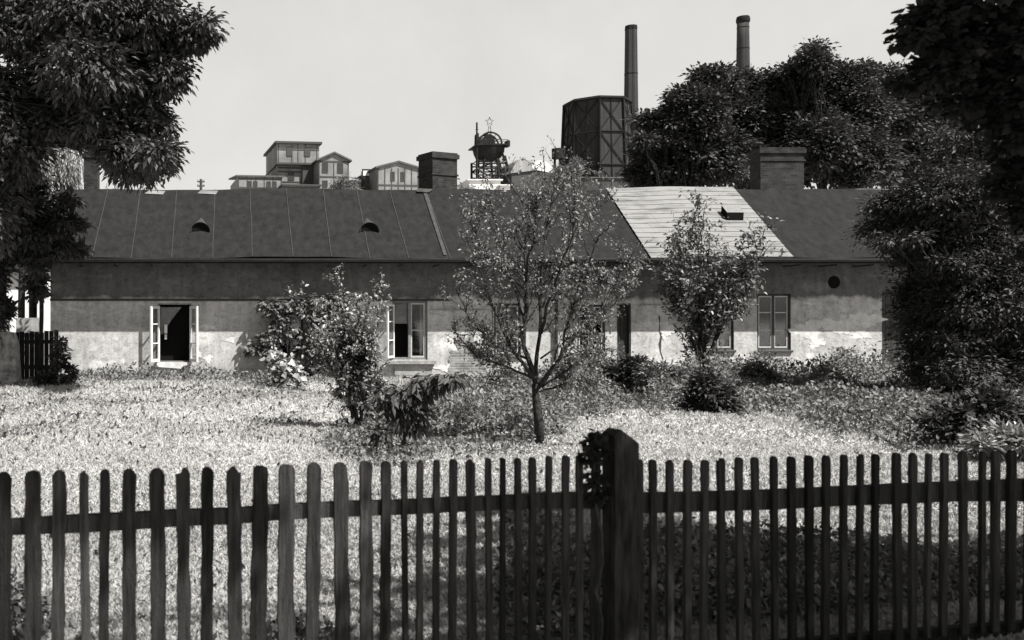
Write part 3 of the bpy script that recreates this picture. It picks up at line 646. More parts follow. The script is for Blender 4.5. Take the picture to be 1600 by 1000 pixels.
# utility pole
Y = 62; up = empty('utility_pole', (wx(314, Y), Y, ground_h(wx(314, Y), Y)), 0, 'small utility pole with two crossarms above the left part of the roof ridge', 'utility pole'); zt = wz(280, Y) - up.location.z
b = MB(); b.tube([(0, 0, -.2), (0, 0, zt)], [.13, .09], 8); b.build('pole', M['dark_wood'], up)
for dz in (.2, .48):
    b = MB(); b.box(-.24, .24, -.06, .06, zt - dz, zt - dz + .08); b.build('crossarm', M['dark_wood'], up)
b = MB()
for dz in (.2, .48):
    for dx in (-.2, .2): b.tube([(dx, 0, zt - dz + .08), (dx, 0, zt - dz + .17)], .035, 6)
b.build('insulator', M['stone'], up)

# ------------------------------------------------------------------ far bushes and trees behind the house
T = lambda *a, **k: tree(*a, **k)
def G(x, y): return (x, y, ground_h(x, y))
T('bush', 'grey-green bush in front of the gabled building, at its right foot', 'bush', G(wx(540, 122), 122), [PB(540, 290, 122, 20, 14), PB(528, 297, 122, 12, 8)], 160, 14, .28, .6, M['leaf_mid'], M['bark'], r0=.1)
T('bush', 'small bushes under the winding tower, at the roof ridge', 'bush', G(wx(725, 118), 118), [PB(733, 295, 118, 10, 5), PB(722, 299, 118, 14, 6)], 90, 12, .22, .4, M['leaf_mid'], M['bark'], r0=.08)
T('round_tree', 'thin-leaved tree crown in front of the sheet-roofed shed', 'tree', G(wx(880, 110), 110), [PB(880, 272, 110, 20, 16), PB(900, 260, 110, 10, 14), PB(862, 284, 110, 18, 9)], 260, 10, .28, .6, M['leaf_mid'], M['bark'], r0=.15)
def back_tree(px, Y, label, blobs, n, lf='leaf_dark', ls=.17):
    blobs = ragged([(a, b_, c * .86, d * .82) for a, b_, c, d in blobs])
    T('broadleaf_tree', label, 'tree', G(wx(px, Y), Y), [PB(a, b_, Y + random.uniform(-1.2, 1.2), c, d) for a, b_, c, d in blobs], n, 22, ls, .5, M[lf], M['bark'], r0=.26, fork=.5, limb=.2, group='broadleaf trees behind the house', width=.6, droop=.25, shell=.45, rough=.38, core=3500, corek=2.2)
back_tree(1070, 38, 'dark broadleaf tree nearest the cooling tower, its edge overlapping the tall chimney', [(1020, 190, 26, 12), (1050, 190, 30, 28), (1062, 150, 14, 12), (1085, 175, 45, 38), (1030, 232, 40, 26), (1060, 262, 62, 32), (1105, 240, 55, 45), (1012, 275, 28, 20), (1120, 130, 30, 20)], 3400)
back_tree(1180, 40, 'dark broadleaf tree in front of the flared factory chimney', [(1100, 122, 24, 14), (1145, 140, 50, 28), (1195, 140, 42, 24), (1160, 190, 65, 45), (1215, 190, 55, 40), (1150, 245, 60, 45), (1220, 250, 50, 45)], 3400)
back_tree(1290, 39, 'dark broadleaf tree with a thin spire of leaves at its top', [(1273, 80, 15, 11), (1275, 98, 24, 16), (1250, 118, 38, 20), (1310, 122, 48, 22), (1280, 165, 62, 40), (1335, 180, 55, 42), (1280, 230, 60, 50), (1340, 250, 50, 42)], 3600)
back_tree(1410, 41, 'broadleaf tree behind the right end of the roof', [(1360, 118, 36, 18), (1405, 125, 38, 20), (1440, 150, 42, 34), (1395, 190, 55, 45), (1450, 215, 50, 50), (1400, 250, 60, 40), (1490, 180, 40, 60), (1540, 220, 60, 70), (1470, 250, 50, 40), (1590, 200, 50, 80), (1560, 290, 60, 40)], 4400)
# weeping willow behind the left end
root = empty('willow_tree', G(wx(95, 36), 36), 0, 'pale weeping willow hanging behind the left end of the roof', 'tree'); bl = [PB(95, 225, 36, 34, 24), PB(70, 250, 36, 24, 34), PB(120, 250, 36, 22, 30), PB(178, 290, 36, 14, 8)]
b = MB(); o0 = root.location; b.tube([Vector(p) - o0 for p in wander(o0, P(95, 235, 36), 8, .03)], [.3 - .02 * k for k in range(9)], 8); b.build('trunk', M['bark'], root, True)
c, d = crown_points(bl, 330, .2, .2); per = 26; cc_ = np.repeat(c, per, 0); dz = np.tile(np.linspace(0, 1.5, per), len(c)); cen = cc_ + np.stack([np.sin(dz * 2 + cc_[:, 0] * 9) * .08, np.cos(dz * 2 + cc_[:, 1] * 9) * .08, -dz], 1)
leafobj('crown', cen - np.array(o0), np.array([0, 0, -1.0]) + randdirs(len(cen)) * .4, randdirs(len(cen)), .15, .3, M['leaf_pale'], root)

# ------------------------------------------------------------------ left edge: neighbour, gate, pillar
nb = empty('neighbour_house', (-15.5, 33, 0), 0, 'bright plastered neighbouring house seen in strips through the foliage at the left edge', 'house')
b = MB(); b.box(0, 8.9, 0, 5, -.3, 3.3); b.prism([(0, 3.3), (5, 3.3), (2.5, 4.4)], 'x', 0, 8.9); b.build('wall', M['whitewash'], nb)
b = MB(); b.prism([(-.3, 3.18), (2.5, 4.42), (2.5, 4.56), (-.35, 3.30)], 'x', -.2, 9.1); b.prism([(5.3, 3.18), (2.5, 4.42), (2.5, 4.56), (5.35, 3.30)], 'x', -.2, 9.1); b.build('roof', M['felt'], nb)
for x in (7.0,):
    b = MB(); b.box(x, x + .7, -.05, -.003, .9, 2.3); b.build('window', M['grey_wood'], nb)
pg = empty('plank_gate', (wx(23, 24.6), 24.6, 0), 0, 'dark plank gate closing the gap left of the cottage', 'gate'); Wg = wx(92, 24.6) - wx(23, 24.6)
b = MB()
M['tarred'] = mat('tarred_planks', .006, .9, .016, 8, .4, spec=.05)
for k in range(9): b.box(Wg * k / 9, Wg * (k + 1) / 9 - .012, 0, .03 + .008 * (k % 2), .02, wz(518, 24.6) + random.uniform(-.05, .05))
b.build('planks', M['tarred'], pg); b = MB(); b.box(.05, Wg - .05, .04, .1, .3, .4); b.box(.05, Wg - .05, .04, .1, .95, 1.05); b.build('rail', M['dark_wood'], pg)
for px, t_, y1, rr, lb in ((33, 355, 26.6, .1, 'leftmost dark wooden post beside the cottage'), (50, 350, 27.4, .12, 'thick dark wooden post standing behind the plank gate'), (63, 395, 26.2, .06, 'thinnest wooden post, nearest the cottage corner')):
    b = MB(); x = wx(px, y1); b.tube(wander((0, 0, -.1), (0.03, 0, wz(t_, y1)), 4, .01), rr, 7); o = b.build('wooden_post', M['bark'], None, True); o.location = (x, y1, 0); tag(o, lb, 'post')
b = MB(); x = wx(-6, 23.2); b.prism([(0, -.1), (wx(28, 23.2) - x, -.1), (wx(23, 23.2) - x, 1.05), (wx(18, 23.2) - x, 1.25), (0, 1.3)], 'y', 0, .45); o = b.build('gate_pillar', mat('pillar_plaster', .10, .95, .26, 5, .5, ramp=(.4, .6)), None); o.location = (x, 23.2, 0); tag(o, 'leaning plastered gate pillar at the left edge of the lawn', 'pillar')
b = MB(); b.box(0, .55, 0, .3, 1.2, 1.62); b.box(.05, .5, .05, .25, 0, 1.2); o = b.build('meter_box', M['cement'], None); o.location = (wx(25, 25.4), 25.4, 0); tag(o, 'pale box on a block above the plank gate', 'box')

# ------------------------------------------------------------------ big trees framing the view
def PBy(px, py, Y, rx, rz, ry): return PB(px, py, Y, rx, rz, ry)
lefts = [(30, 40, 90, 70), (130, 20, 90, 60), (220, 20, 60, 50), (275, 55, 40, 34), (318, 45, 24, 22), (215, 90, 60, 40), (265, 120, 28, 22), (140, 110, 80, 45), (60, 150, 80, 60),
         (180, 165, 60, 32), (240, 180, 30, 20), (215, 225, 50, 28), (245, 245, 30, 18), (215, 265, 42, 18), (100, 165, 50, 40), (25, 230, 55, 60), (165, 205, 34, 26), (190, 250, 26, 20)]
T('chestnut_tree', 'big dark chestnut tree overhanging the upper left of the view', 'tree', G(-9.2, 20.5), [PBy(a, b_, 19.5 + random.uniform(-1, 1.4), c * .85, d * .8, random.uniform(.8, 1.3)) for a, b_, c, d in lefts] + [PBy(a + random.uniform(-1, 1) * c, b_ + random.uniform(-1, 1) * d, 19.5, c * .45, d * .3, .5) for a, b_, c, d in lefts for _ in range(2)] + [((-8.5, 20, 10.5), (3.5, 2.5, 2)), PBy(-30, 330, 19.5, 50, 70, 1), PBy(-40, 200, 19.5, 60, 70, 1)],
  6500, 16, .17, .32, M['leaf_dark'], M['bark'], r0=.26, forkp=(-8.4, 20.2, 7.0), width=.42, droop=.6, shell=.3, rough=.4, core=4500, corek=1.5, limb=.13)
lows = [(20, 310, 45, 45), (60, 330, 40, 28), (100, 318, 34, 14), (85, 360, 38, 25), (110, 385, 30, 18), (40, 380, 18, 26), (20, 280, 40, 30), (65, 290, 20, 20), (120, 350, 20, 14), (10, 350, 30, 30), (70, 400, 22, 20), (2, 430, 20, 60), (8, 490, 16, 34), (72, 440, 10, 26)]
T('elder_tree', 'dark leafy tree crowding the left end of the roof above the plank gate', 'tree', G(-6.4, 23.5), [PBy(a, b_, 22.8 + random.uniform(-.5, .6), c, d, .5) for a, b_, c, d in ragged([(a_ - 14, b2, c_ * .85, d_ * .75) for a_, b2, c_, d_ in lows], 2, .5)], 2000, 14, .14, .25, M['leaf_dark'], M['bark'], r0=.08, forkp=(-6.3, 23.2, 3.4), limb=.25, droop=.6, width=.45, shell=.3, core=900)
rights = [(1385, 318, 30, 12), (1400, 352, 36, 22), (1430, 320, 40, 26), (1480, 300, 60, 40), (1440, 380, 44, 34), (1500, 380, 70, 50), (1560, 330, 60, 60), (1452, 450, 30, 42), (1470, 460, 60, 50), (1550, 450, 70, 60),
          (1450, 520, 30, 30), (1480, 530, 50, 40), (1560, 540, 60, 60), (1470, 580, 34, 26), (1530, 600, 60, 30), (1600, 400, 50, 150), (1510, 240, 50, 40), (1570, 240, 50, 60), (1640, 350, 50, 160), (1585, 560, 50, 90), (1590, 640, 40, 50), (1520, 480, 60, 60), (1450, 340, 50, 50), (1540, 380, 60, 70), (1465, 500, 36, 46), (1500, 320, 50, 60), (1590, 300, 40, 80), (1450, 560, 24, 30), (1480, 620, 40, 30), (1550, 640, 60, 30)]
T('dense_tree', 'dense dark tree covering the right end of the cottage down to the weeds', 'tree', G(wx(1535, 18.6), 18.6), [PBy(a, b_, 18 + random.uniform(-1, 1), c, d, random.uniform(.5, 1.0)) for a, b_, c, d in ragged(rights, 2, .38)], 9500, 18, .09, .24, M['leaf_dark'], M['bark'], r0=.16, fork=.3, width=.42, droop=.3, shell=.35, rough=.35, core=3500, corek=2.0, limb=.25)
# the maple beside the camera: its dark branch enters at top right and its crown overhead shades fence and lawn
mp = [PBy(1425, 62, 5, 14, 12, .1), PBy(1445, 25, 5, 28, 16, .2), PBy(1462, 48, 5, 34, 22, .25), PBy(1500, 15, 5, 50, 24, .3), PBy(1480, 92, 5, 42, 34, .3), PBy(1545, 40, 5, 48, 40, .3), PBy(1468, 120, 5, 28, 26, .25), PBy(1535, 105, 5, 44, 40, .3),
      PBy(1585, 90, 5, 40, 80, .3), PBy(1560, 170, 5, 46, 45, .3), PBy(1515, 160, 5, 30, 20, .2), PBy(1602, 230, 5, 38, 80, .3), PBy(1606, 330, 5, 20, 60, .2)]
over = [((7.6, 2.5, 6.2), (2.2, 1.1, .8)), ((5.5, 3.9, 5.8), (1.1, 1.2, .6)), ((6.0, 2.2, 5.8), (1.7, 1.5, .6)), ((4.7, 2.6, 5.6), (1.2, 1.3, .5)), ((3.6, 1.65, 5.5), (.9, .5, .4)), ((1.8, 1.44, 5.6), (1.0, .2, .22)), ((.3, 1.36, 5.6), (.9, .2, .22)),
        ((4.4, .8, 5.6), (1.4, 1.0, .5)), ((6.4, .6, 5.8), (1.5, 1.2, .6)), ((8.8, 1.6, 6), (1.6, 1.8, .8))]
T('maple_tree', 'near maple tree at the right edge, big leaves black against the sky at top right', 'tree', G(8.9, 4.6), over, 3300, 10, .10, .17, M['leaf_black'], M['bark'], r0=.26, forkp=(7.6, 4.6, 4.4), width=.95, droop=.3, shell=.15, rough=.3, core=5200, corek=1.25, limb=.11)

def ragged_w(bs):
    out = []
    for c_, r_ in bs:
        out.append((c_, tuple(q * .72 for q in r_)))
        for _ in range(4):
            d_ = randdirs(1)[0]; k_ = random.uniform(.25, .42); out.append((tuple(c_[i] + d_[i] * r_[i] for i in range(3)), tuple(q * k_ for q in r_)))
    return out
mo = bpy.data.objects['maple_tree']; foliage('low_branch_leaves', ragged_w(mp), 1500, 7, .046, .05, M['leaf_black'], mo, origin=mo.location, width=1.0, droop=.2, shell=.1, rough=.4)
b = MB()
for q in mp: b.tube([p_ - mo.location for p_ in wander((7.0, 4.6, 4.0), q[0], 7, .06)], [.04 - .005 * k for k in range(8)], 5)
b.build('low_branch', M['bark'], mo, True)
# ------------------------------------------------------------------ garden trees and shrubs
def limbtree(name, label, cat, base, trunkpts, limbs, leaves, lmat, bmat, r0, leaf, per, spread, tw=6, width=.45, droop=.3, group=None, dens=1.0):
    """trunk and limbs given as real polylines; leaves sit on the twigs"""
    base = Vector(base); root = empty(name, base, 0, label, cat, group); b = MB(); tips = []
    pts = [Vector(p) for p in trunkpts]; b.tube([p - base for p in pts], [r0 * (1.15 - .45 * i / (len(pts) - 1)) for i in range(len(pts))], 9)
    for (start, mids, r) in limbs:
        raw = [Vector(start)] + [Vector(m) for m in mids]; pp = []
        for i in range(len(raw) - 1):
            seg = wander(raw[i], raw[i+1], 4, .06); pp += seg if i == 0 else seg[1:]
        n = len(pp); b.tube([p - base for p in pp], [r * (1 - .85 * i / (n - 1)) + .003 for i in range(n)], 6)
        for k in range(tw):
            i = random.randint(max(1, n // 4), n - 1); d0 = (pp[i] - pp[i-1]).normalized(); q = Vector(randdirs(1)[0]) * .8 + d0 + Vector((0, 0, .35))
            ln = random.uniform(.25, .6) * (raw[-1] - raw[0]).length * .55; e = pp[i] + q.normalized() * ln; tp = wander(pp[i], e, 5, .1)
            b.tube([p - base for p in tp], [r * .28 * (1 - .7 * j / 5) + .002 for j in range(6)], 4)
            for j in range(1, 6): tips.append((tp[j], q))
            for s_ in range(3):
                jj = random.randint(1, 4); q2 = (q.normalized() + Vector(randdirs(1)[0])).normalized(); e2 = tp[jj] + q2 * ln * random.uniform(.3, .6); t2 = wander(tp[jj], e2, 3, .1)
                b.tube([p - base for p in t2], .0035, 3, False)
                for j in range(1, 4): tips.append((t2[j], q2))
        tips.append((pp[-1], Vector((0, 0, 1))))
    b.build('trunk', bmat, root, True)
    C = np.array([list(t[0] - base) for t in tips]); D = np.array([list(t[1].normalized()) for t in tips])
    keep = RNG.random(len(C)) < dens; C = C[keep]; D = D[keep]; n = len(C) * per
    cen = np.repeat(C, per, 0) + randdirs(n) * spread * RNG.random((n, 1)); ax = np.repeat(D, per, 0) * .5 + randdirs(n) + np.array([0, 0, -droop])
    leafobj('crown', cen, ax, np.array([0, 0, 1.0]) + randdirs(n) * .8, leaf * (.6 + .7 * RNG.random(n)), width, lmat, root)
    return root
# the fruit tree in the middle of the lawn
Y = 12.0; p = lambda px, py, dy=0.0: P(px, py, Y + dy)
fork = p(838, 608)
limbs = [(a, m_, r_ * .72) for a, m_, r_ in [(p(840, 605), [p(818, 540), p(822, 420, .1), p(818, 318, .1)], .05), (p(838, 600), [p(845, 500, .2), p(848, 400, .2), p(862, 308, .3)], .035), (p(832, 590), [p(800, 545, -.2), p(770, 480, -.3), p(745, 400, -.4)], .03),
         (p(830, 590), [p(790, 572, .1), p(745, 558, .2), p(712, 520, .3)], .02), (p(822, 560), [p(775, 540, .2), p(735, 500, .3), p(712, 450, .3)], .018), (p(842, 604), [p(875, 560, -.3), p(895, 480, -.4), p(930, 380, -.5)], .032),
         (p(842, 606), [p(880, 550, .3), p(925, 500, .4), p(975, 420, .5)], .028), (p(846, 605), [p(890, 575, -.1), p(930, 548, 0)], .02), (p(843, 612), [p(880, 600, .1), p(925, 597, .3)], .016), (p(820, 500), [p(795, 430, .5), p(775, 350, .7), p(760, 310, .8)], .022),
         (p(845, 520), [p(868, 440, -.5), p(895, 370, -.7), p(900, 312, -.8)], .024), (p(848, 480), [p(880, 400, .6), p(930, 330, .9)], .018), (p(822, 440), [p(835, 360, -.6), p(838, 318, -.6)], .02), (p(818, 450), [p(770, 410, -.6), p(735, 350, -.8)], .018), (p(862, 470), [p(920, 430, -.4), p(970, 450, -.6)], .018), (p(845, 560), [p(900, 520, .6), p(950, 480, .9)], .016)]]
limbtree('fruit_tree', 'sparse young fruit tree with glinting leaves in the middle of the lawn', 'tree', G(wx(843, Y), Y), [p(843, 702), p(842, 660), p(838, 625), p(836, 600)], limbs, 0, M['leaf_fruit'], M['bark'], .058, .046, 5, .08, tw=16, dens=.9, width=.5, droop=.55)
# shrub tree left
Y = 14.0
bl = [(0, 0)]
ls = []
for (x2, y2, dy, m1) in ((545, 470, 0, (530, 560)), (505, 490, .3, (535, 590)), (520, 540, -.3, (545, 620)), (575, 480, .2, (560, 570)), (590, 510, -.2, (572, 590)), (560, 500, -.4, (550, 580)), (540, 600, .3, (548, 640)), (580, 560, -.3, (572, 620)), (480, 500, .2, (520, 580)), (592, 600, .1, (580, 640))):
    ls.append((P(561 + random.uniform(-6, 6), 668, Y), [P(m1[0], m1[1], Y + dy * .5), P(x2, y2, Y + dy)], .022))
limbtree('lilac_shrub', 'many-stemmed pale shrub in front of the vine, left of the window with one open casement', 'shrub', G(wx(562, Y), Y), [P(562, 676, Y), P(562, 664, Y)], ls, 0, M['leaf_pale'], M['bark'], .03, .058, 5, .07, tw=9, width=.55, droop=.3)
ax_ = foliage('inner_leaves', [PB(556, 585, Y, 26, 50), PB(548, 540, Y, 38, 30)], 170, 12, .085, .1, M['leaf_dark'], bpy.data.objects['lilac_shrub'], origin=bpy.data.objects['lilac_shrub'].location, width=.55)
# cherry sapling
Y = 11.2
root = T('chestnut_sapling', 'small crooked sapling with long drooping leaves just beyond the fence', 'sapling', G(wx(628, Y), Y), [PB(606, 620, Y, 22, 18), PB(640, 612, Y, 30, 22), (P(672, 598, Y)[:], (.2, .25, .11)), (P(700, 592, Y - .1)[:], (.2, .2, .09)), (P(640, 652, Y)[:], (.2, .2, .14)), PB(592, 684, Y, 16, 9), PB(620, 640, Y, 20, 14)], 120, 7, .15, .08, M['leaf_dark'], M['bark'], r0=.022, fork=.55, width=.34, droop=.9, shell=.3, twigs=False)
# small tree right
Y = 21.0; ls = []
for (m1, x2, y2, dy) in (((1080, 520), 1055, 400, .2), ((1092, 500), 1085, 345, 0), ((1100, 480), 1110, 370, -.3), ((1110, 500), 1132, 425, .3), ((1125, 490), 1165, 415, 0), ((1140, 470), 1182, 388, -.2), ((1070, 470), 1040, 430, -.2), ((1105, 520), 1150, 460, .2), ((1090, 520), 1100, 430, .5), ((1075, 500), 1048, 470, .3)):
    ls.append((P(1100 + random.uniform(-8, 8), 585, Y), [P(m1[0], m1[1], Y + dy / 2), P(x2, y2, Y + dy)], .04))
o = limbtree('pear_tree', 'small several-stemmed tree in front of the second window from the dark door', 'tree', G(wx(1100, Y), Y), [G(wx(1104, Y), Y), P(1102, 600, Y), P(1101, 580, Y)], ls, 0, M['leaf_mid'], M['bark'], .07, .10, 4, .13, tw=10, width=.55)
foliage('inner_leaves', [PB(1080, 350, Y, 18, 26), PB(1060, 390, Y, 30, 26), PB(1105, 400, Y, 46, 38), PB(1090, 440, Y, 50, 32), PB(1150, 440, Y, 34, 34), PB(1172, 385, Y, 15, 28), PB(1140, 480, Y, 34, 18), PB(1055, 440, Y, 26, 26)], 330, 10, .09, .16, M['leaf_mid'], o, origin=o.location, width=.55, shell=.3)
# climbing vine on the wall round the second window
vs = [(420, 480, 13, 14), (440, 500, 18, 34), (415, 530, 12, 14), (470, 475, 28, 12), (500, 490, 26, 26), (400, 545, 12, 12), (520, 470, 20, 10), (490, 540, 26, 34), (510, 580, 26, 20), (425, 555, 7, 25), (535, 500, 20, 26), (480, 590, 22, 12)]
vn = empty('climbing_vine', (wx(470, 25.7), 25.7, 0), 0, 'dark climbing vine hanging on the wall round the shaded second window', 'vine')
foliage('leaves', [((P(a, b_, 25.55)[:]), (c * .0171, .2, d * .0171)) for a, b_, c, d in vs], 520, 11, .13, .14, M['leaf_mid'], vn, origin=vn.location, width=.75, droop=.7, shell=.1)
b = MB()
for k in range(6): b.tube([Vector(q) - vn.location for q in wander((wx(470 + k * 8, 25.8), 25.85, 0), P(vs[k * 2][0], vs[k * 2][1], 25.85), 6, .1)], .018, 4)
b.build('stem', M['bark'], vn)
# plants with big leaves
def stemplant(px, pyb, pyt, label, ls=.14, n=24, wid=.8, m='leaf_pale', sp=.22, name='hollyhock', cat='plant', group=None):
    Y = min(25.6, CAMZ * F / (pyb - PY0)); x = wx(px, Y); base = Vector(G(x, Y)); h = (pyb - pyt) / F * Y; o = empty(name, base, 0, label, cat, group); b = MB()
    ns = 3
    C = []; 
    for k in range(ns):
        e = Vector((random.uniform(-sp, sp), random.uniform(-sp, sp), h * random.uniform(.8, 1))); pts = wander((0, 0, 0), e, 5, .05); b.tube(pts, .012, 5)
        for i in range(1, 6):
            for _ in range(n // 4): C.append(pts[i] + Vector((random.uniform(-sp, sp), random.uniform(-sp, sp), random.uniform(-.1, .05))))
    b.build('stem', M['bark'], o); C = np.array([list(c) for c in C]); N = len(C)
    leafobj('leaves', C, randdirs(N) + np.array([0, -.3, -.4]), np.array([0, -.5, 1.0]) + randdirs(N) * .5, ls * (.6 + .7 * RNG.random(N)), wid, M[m], o); return o
stemplant(440, 604, 545, 'pale big-leaved plant under the vine, the left one of the pair', .17, 40, .9)
stemplant(460, 606, 560, 'pale big-leaved plant under the vine, the right one of the pair', .17, 40, .9)
stemplant(428, 602, 505, 'tall thin pale stalk plant climbing beside the shaded second window', .09, 16, .6, sp=.06)
# shrubs along the wall and in the garden
def shrub(px, pyb, blobs, label, n=240, m='weed', ls=.11, cat='shrub', name='shrub', **k):
    Y = min(25.2, CAMZ * F / (pyb - PY0)); T(name, label, cat, G(wx(px, Y), Y), [PB(a, b_, Y, c, d) for a, b_, c, d in blobs], n, 12, ls, .12, M[m], M['bark'], r0=.03, fork=.2, width=.5, droop=.1, shell=.25, **k)
shrub(1112, 650, [(1112, 618, 36, 24), (1100, 600, 24, 16), (1135, 632, 22, 14), (1092, 632, 20, 14)], 'dark round shrub at the edge of the bright lawn below the small tree', 420, 'leaf_dark', .09)
shrub(975, 618, [(965, 590, 26, 18), (990, 575, 20, 16), (945, 600, 16, 12)], 'dark leafy shrub in front of the narrow doorway', 320, 'leaf_dark', .11)
shrub(1030, 622, [(1025, 592, 28, 20), (1050, 600, 22, 16)], 'shrub between the narrow doorway and the small tree', 320, 'leaf_mid', .10)
shrub(1180, 612, [(1178, 583, 18, 16), (1195, 594, 20, 12)], 'shrub below the last window before the dark door', 260, 'leaf_mid', .10)
shrub(1150, 620, [(1150, 605, 16, 10), (1070, 600, 14, 12)], 'low shrub at the foot of the small tree', 200, 'weed', .09)
shrub(785, 612, [(785, 594, 22, 14), (810, 600, 18, 10)], 'low bush at the wall behind the fruit tree trunk', 220, 'weed', .10)
shrub(915, 625, [(915, 606, 30, 14), (890, 612, 20, 10)], 'spreading low bush right of the fruit tree trunk', 260, 'weed', .09)
shrub(1500, 700, [(1500, 660, 50, 26), (1550, 640, 44, 34), (1590, 670, 40, 30)], 'dark bushy undergrowth below the dense tree at the right', 520, 'leaf_dark', .085)
shrub(1590, 720, [(1590, 690, 40, 18), (1540, 694, 24, 12)], 'pale-leaved plant at the right end of the fence', 110, 'leaf_pale', .10, 'plant')
shrub(98, 604, [(94, 560, 12, 30), (106, 585, 12, 20), (70, 596, 18, 12)], 'small dark bush at the left corner of the cottage', 150, 'leaf_dark', .11)

# ------------------------------------------------------------------ lawn and weeds (beyond counting)
def FYW(X): return 3.8915 + .2098 * X
def weeds_density(px, py, X=0, Y=0):
    """0 = short lawn, 1 = tall weeds; drifts of rough growth, plus weeds added to darken shaded ground"""
    d = 0.0
    def e(cx, cy, rx, ry, v):
        q = ((px - cx) / rx) ** 2 + ((py - cy) / ry) ** 2; return v * max(0, 1 - q) ** .5 if q < 1 else 0
    for a in ((740, 650, 170, 65, .7), (600, 690, 110, 45, .5), (880, 620, 160, 40, .9), (250, 590, 190, 10, .9), (430, 600, 60, 14, .6), (20, 985, 70, 40, .6), (840, 900, 70, 130, .35), (470, 995, 60, 22, .4)): d = max(d, e(*a))
    if px > 850:
        yb = np.interp(px, (850, 900, 1000, 1200, 1300, 1400, 1500, 1700), (640, 652, 652, 658, 682, 702, 716, 725)) + 6 * math.sin(px * .05) + 4 * math.sin(px * .13)
        if py < yb: d = max(d, min(1, (yb - py) / 14) * (.85 + .15 * math.sin(px * .031 + py * .07)))
    if px > 860 and py > 860 and Y > FYW(X) + .5: d = max(d, .42)  # dark weeds added here to deepen the shade on the ground
    q = math.sin(X * 1.15 + 2 * math.sin(Y * .6)) * math.sin(Y * .9 + 1.6 * math.sin(X * .7)) + .5 * math.sin(X * 3.1 + Y * 2.3) * math.sin(Y * 3.7 - X)
    return max(d, .05 + .22 * max(0, q - .3)) if (px < 900 and py < 705) else max(d, .015)
def grass_obj():
    n = 620000; u = RNG.random(n); Y0, Y1 = 4.2, 25.9; Yv = 1 / (1 / Y0 - u * (1 / Y0 - 1 / Y1)); Yv = np.where(RNG.random(n) < .35, Y0 + (Y1 - Y0) * RNG.random(n), Yv)
    px = -60 + RNG.random(n) * 1760; X = (px - PX0) / F * Yv
    py = PY0 + CAMZ * F / Yv; dn = np.array([weeds_density(a, b_, c_, d_) for a, b_, c_, d_ in zip(px, py, X, Yv)])
    mott = .5 + .5 * np.sin(X * 2.1 + np.sin(Yv * 1.7) * 2) * np.sin(Yv * 1.6 + np.cos(X * 1.3) * 2) 
    Z = np.array([ground_h(a, b_) for a, b_ in zip(X, Yv)])
    isw = RNG.random(n) < dn * .78
    cen = np.stack([X, Yv, Z], 1); g = ~isw
    size = (.035 + .0042 * Yv) * (.5 + RNG.random(n))
    up = np.stack([RNG.normal(size=n) * .9, RNG.normal(size=n) * .9, np.full(n, .75)], 1); size *= .55
    broad = .5 + .5 * np.sin(X * .55 + np.sin(Yv * .4 + 1) * 2) * np.sin(Yv * .75 + np.cos(X * .35) * 2.4)
    tone = np.clip(.12 + .25 * RNG.random(n) + .22 * mott + .45 * broad, 0, 1)
    o = leafobj('lawn_grass', cen[g], up[g], randdirs(g.sum()), size[g], .28, M['grass'], tone=tone[g]); tag(o, 'short sunlit grass and clover of the garden lawn', 'grass', kind='stuff')
    cw = cen[isw]; k = len(cw); lump = .55 + .45 * np.sin(cw[:, 0] * 1.9 + np.sin(cw[:, 1] * 1.3)) * np.sin(cw[:, 1] * 2.3 + np.cos(cw[:, 0]) * 2); belt = np.where((cw[:, 1] > 20) & (cw[:, 0] > 7), 1.7, 1.0); h = (.02 + .6 * belt * np.maximum(0, dn[isw] - .08) * lump) * RNG.random(k) ** .7; cw[:, 2] += h
    o = leafobj('weeds', cw, randdirs(k) + np.array([0, 0, .3]), np.array([0, 0, 1.0]) + randdirs(k) * .8, (.03 + .0026 * Yv[isw]) * (.6 + .8 * RNG.random(k)), .55, M['weed'], tone=RNG.random(k)); tag(o, 'rough knee-high weeds spreading over the garden towards the cottage wall', 'weeds', kind='stuff')
grass_obj()

# ------------------------------------------------------------------ picket fence
M['picket'] = mat('weathered_picket', .010, .9, .050, 5, .8, 30, stretch=(16, 16, .9), spec=.08, ramp=(.32, .72))
FA, FB = 3.8915, .2098
def FY(px): k = (px - PX0) / F; return FA / (1 - FB * k)
fz = 0.0; fc = P(940, 0, FY(940)); fence = empty('picket_fence', (fc.x, fc.y, 0), math.atan(FB), 'dark weathered picket fence across the foreground with a thick slant-topped post', 'fence')
Rz = Matrix.Rotation(-math.atan(FB), 4, 'Z')
def FL(px, py, off=0.0):           # to fence-local
    q = P(px, py, FY(px)) - Vector((fc.x, fc.y, 0)); q = Rz @ q; return q.x, q.z
PK = [(-34, 22, 738), (6, 24, 737), (52, 26, 735), (93, 21, 734), (131, 15, 735), (164, 16, 733), (201, 21, 732), (245, 23, 731), (285, 20, 730), (323, 18, 729), (364, 21, 728), (406, 25, 727), (447, 25, 725), (490, 21, 722), (531, 22, 722), (570, 19, 720), (602, 15, 720),
      (630, 8, 719), (655, 9, 718), (681, 9, 718), (707, 11, 717), (733, 13, 717), (761, 8, 715), (784, 7, 715), (807, 9, 715), (830, 10, 714), (856, 8, 712), (882, 10, 711), (903, 9, 711), (930, 12, 710), (997, 10, 717), (1018, 10, 718), (1044, 10, 718), (1072, 11, 718), (1099, 10, 718), (1124, 10, 715), (1152, 10, 714), (1177, 10, 714),
      (1206, 9, 712), (1234, 11, 713), (1261, 11, 711), (1288, 10, 711), (1316, 9, 710), (1341, 8, 709), (1365, 9, 709), (1397, 12, 707), (1424, 11, 707), (1448, 7, 708), (1473, 10, 707), (1501, 11, 705), (1532, 8, 705), (1553, 12, 704), (1578, 14, 703), (1604, 10, 703), (1632, 11, 702)]
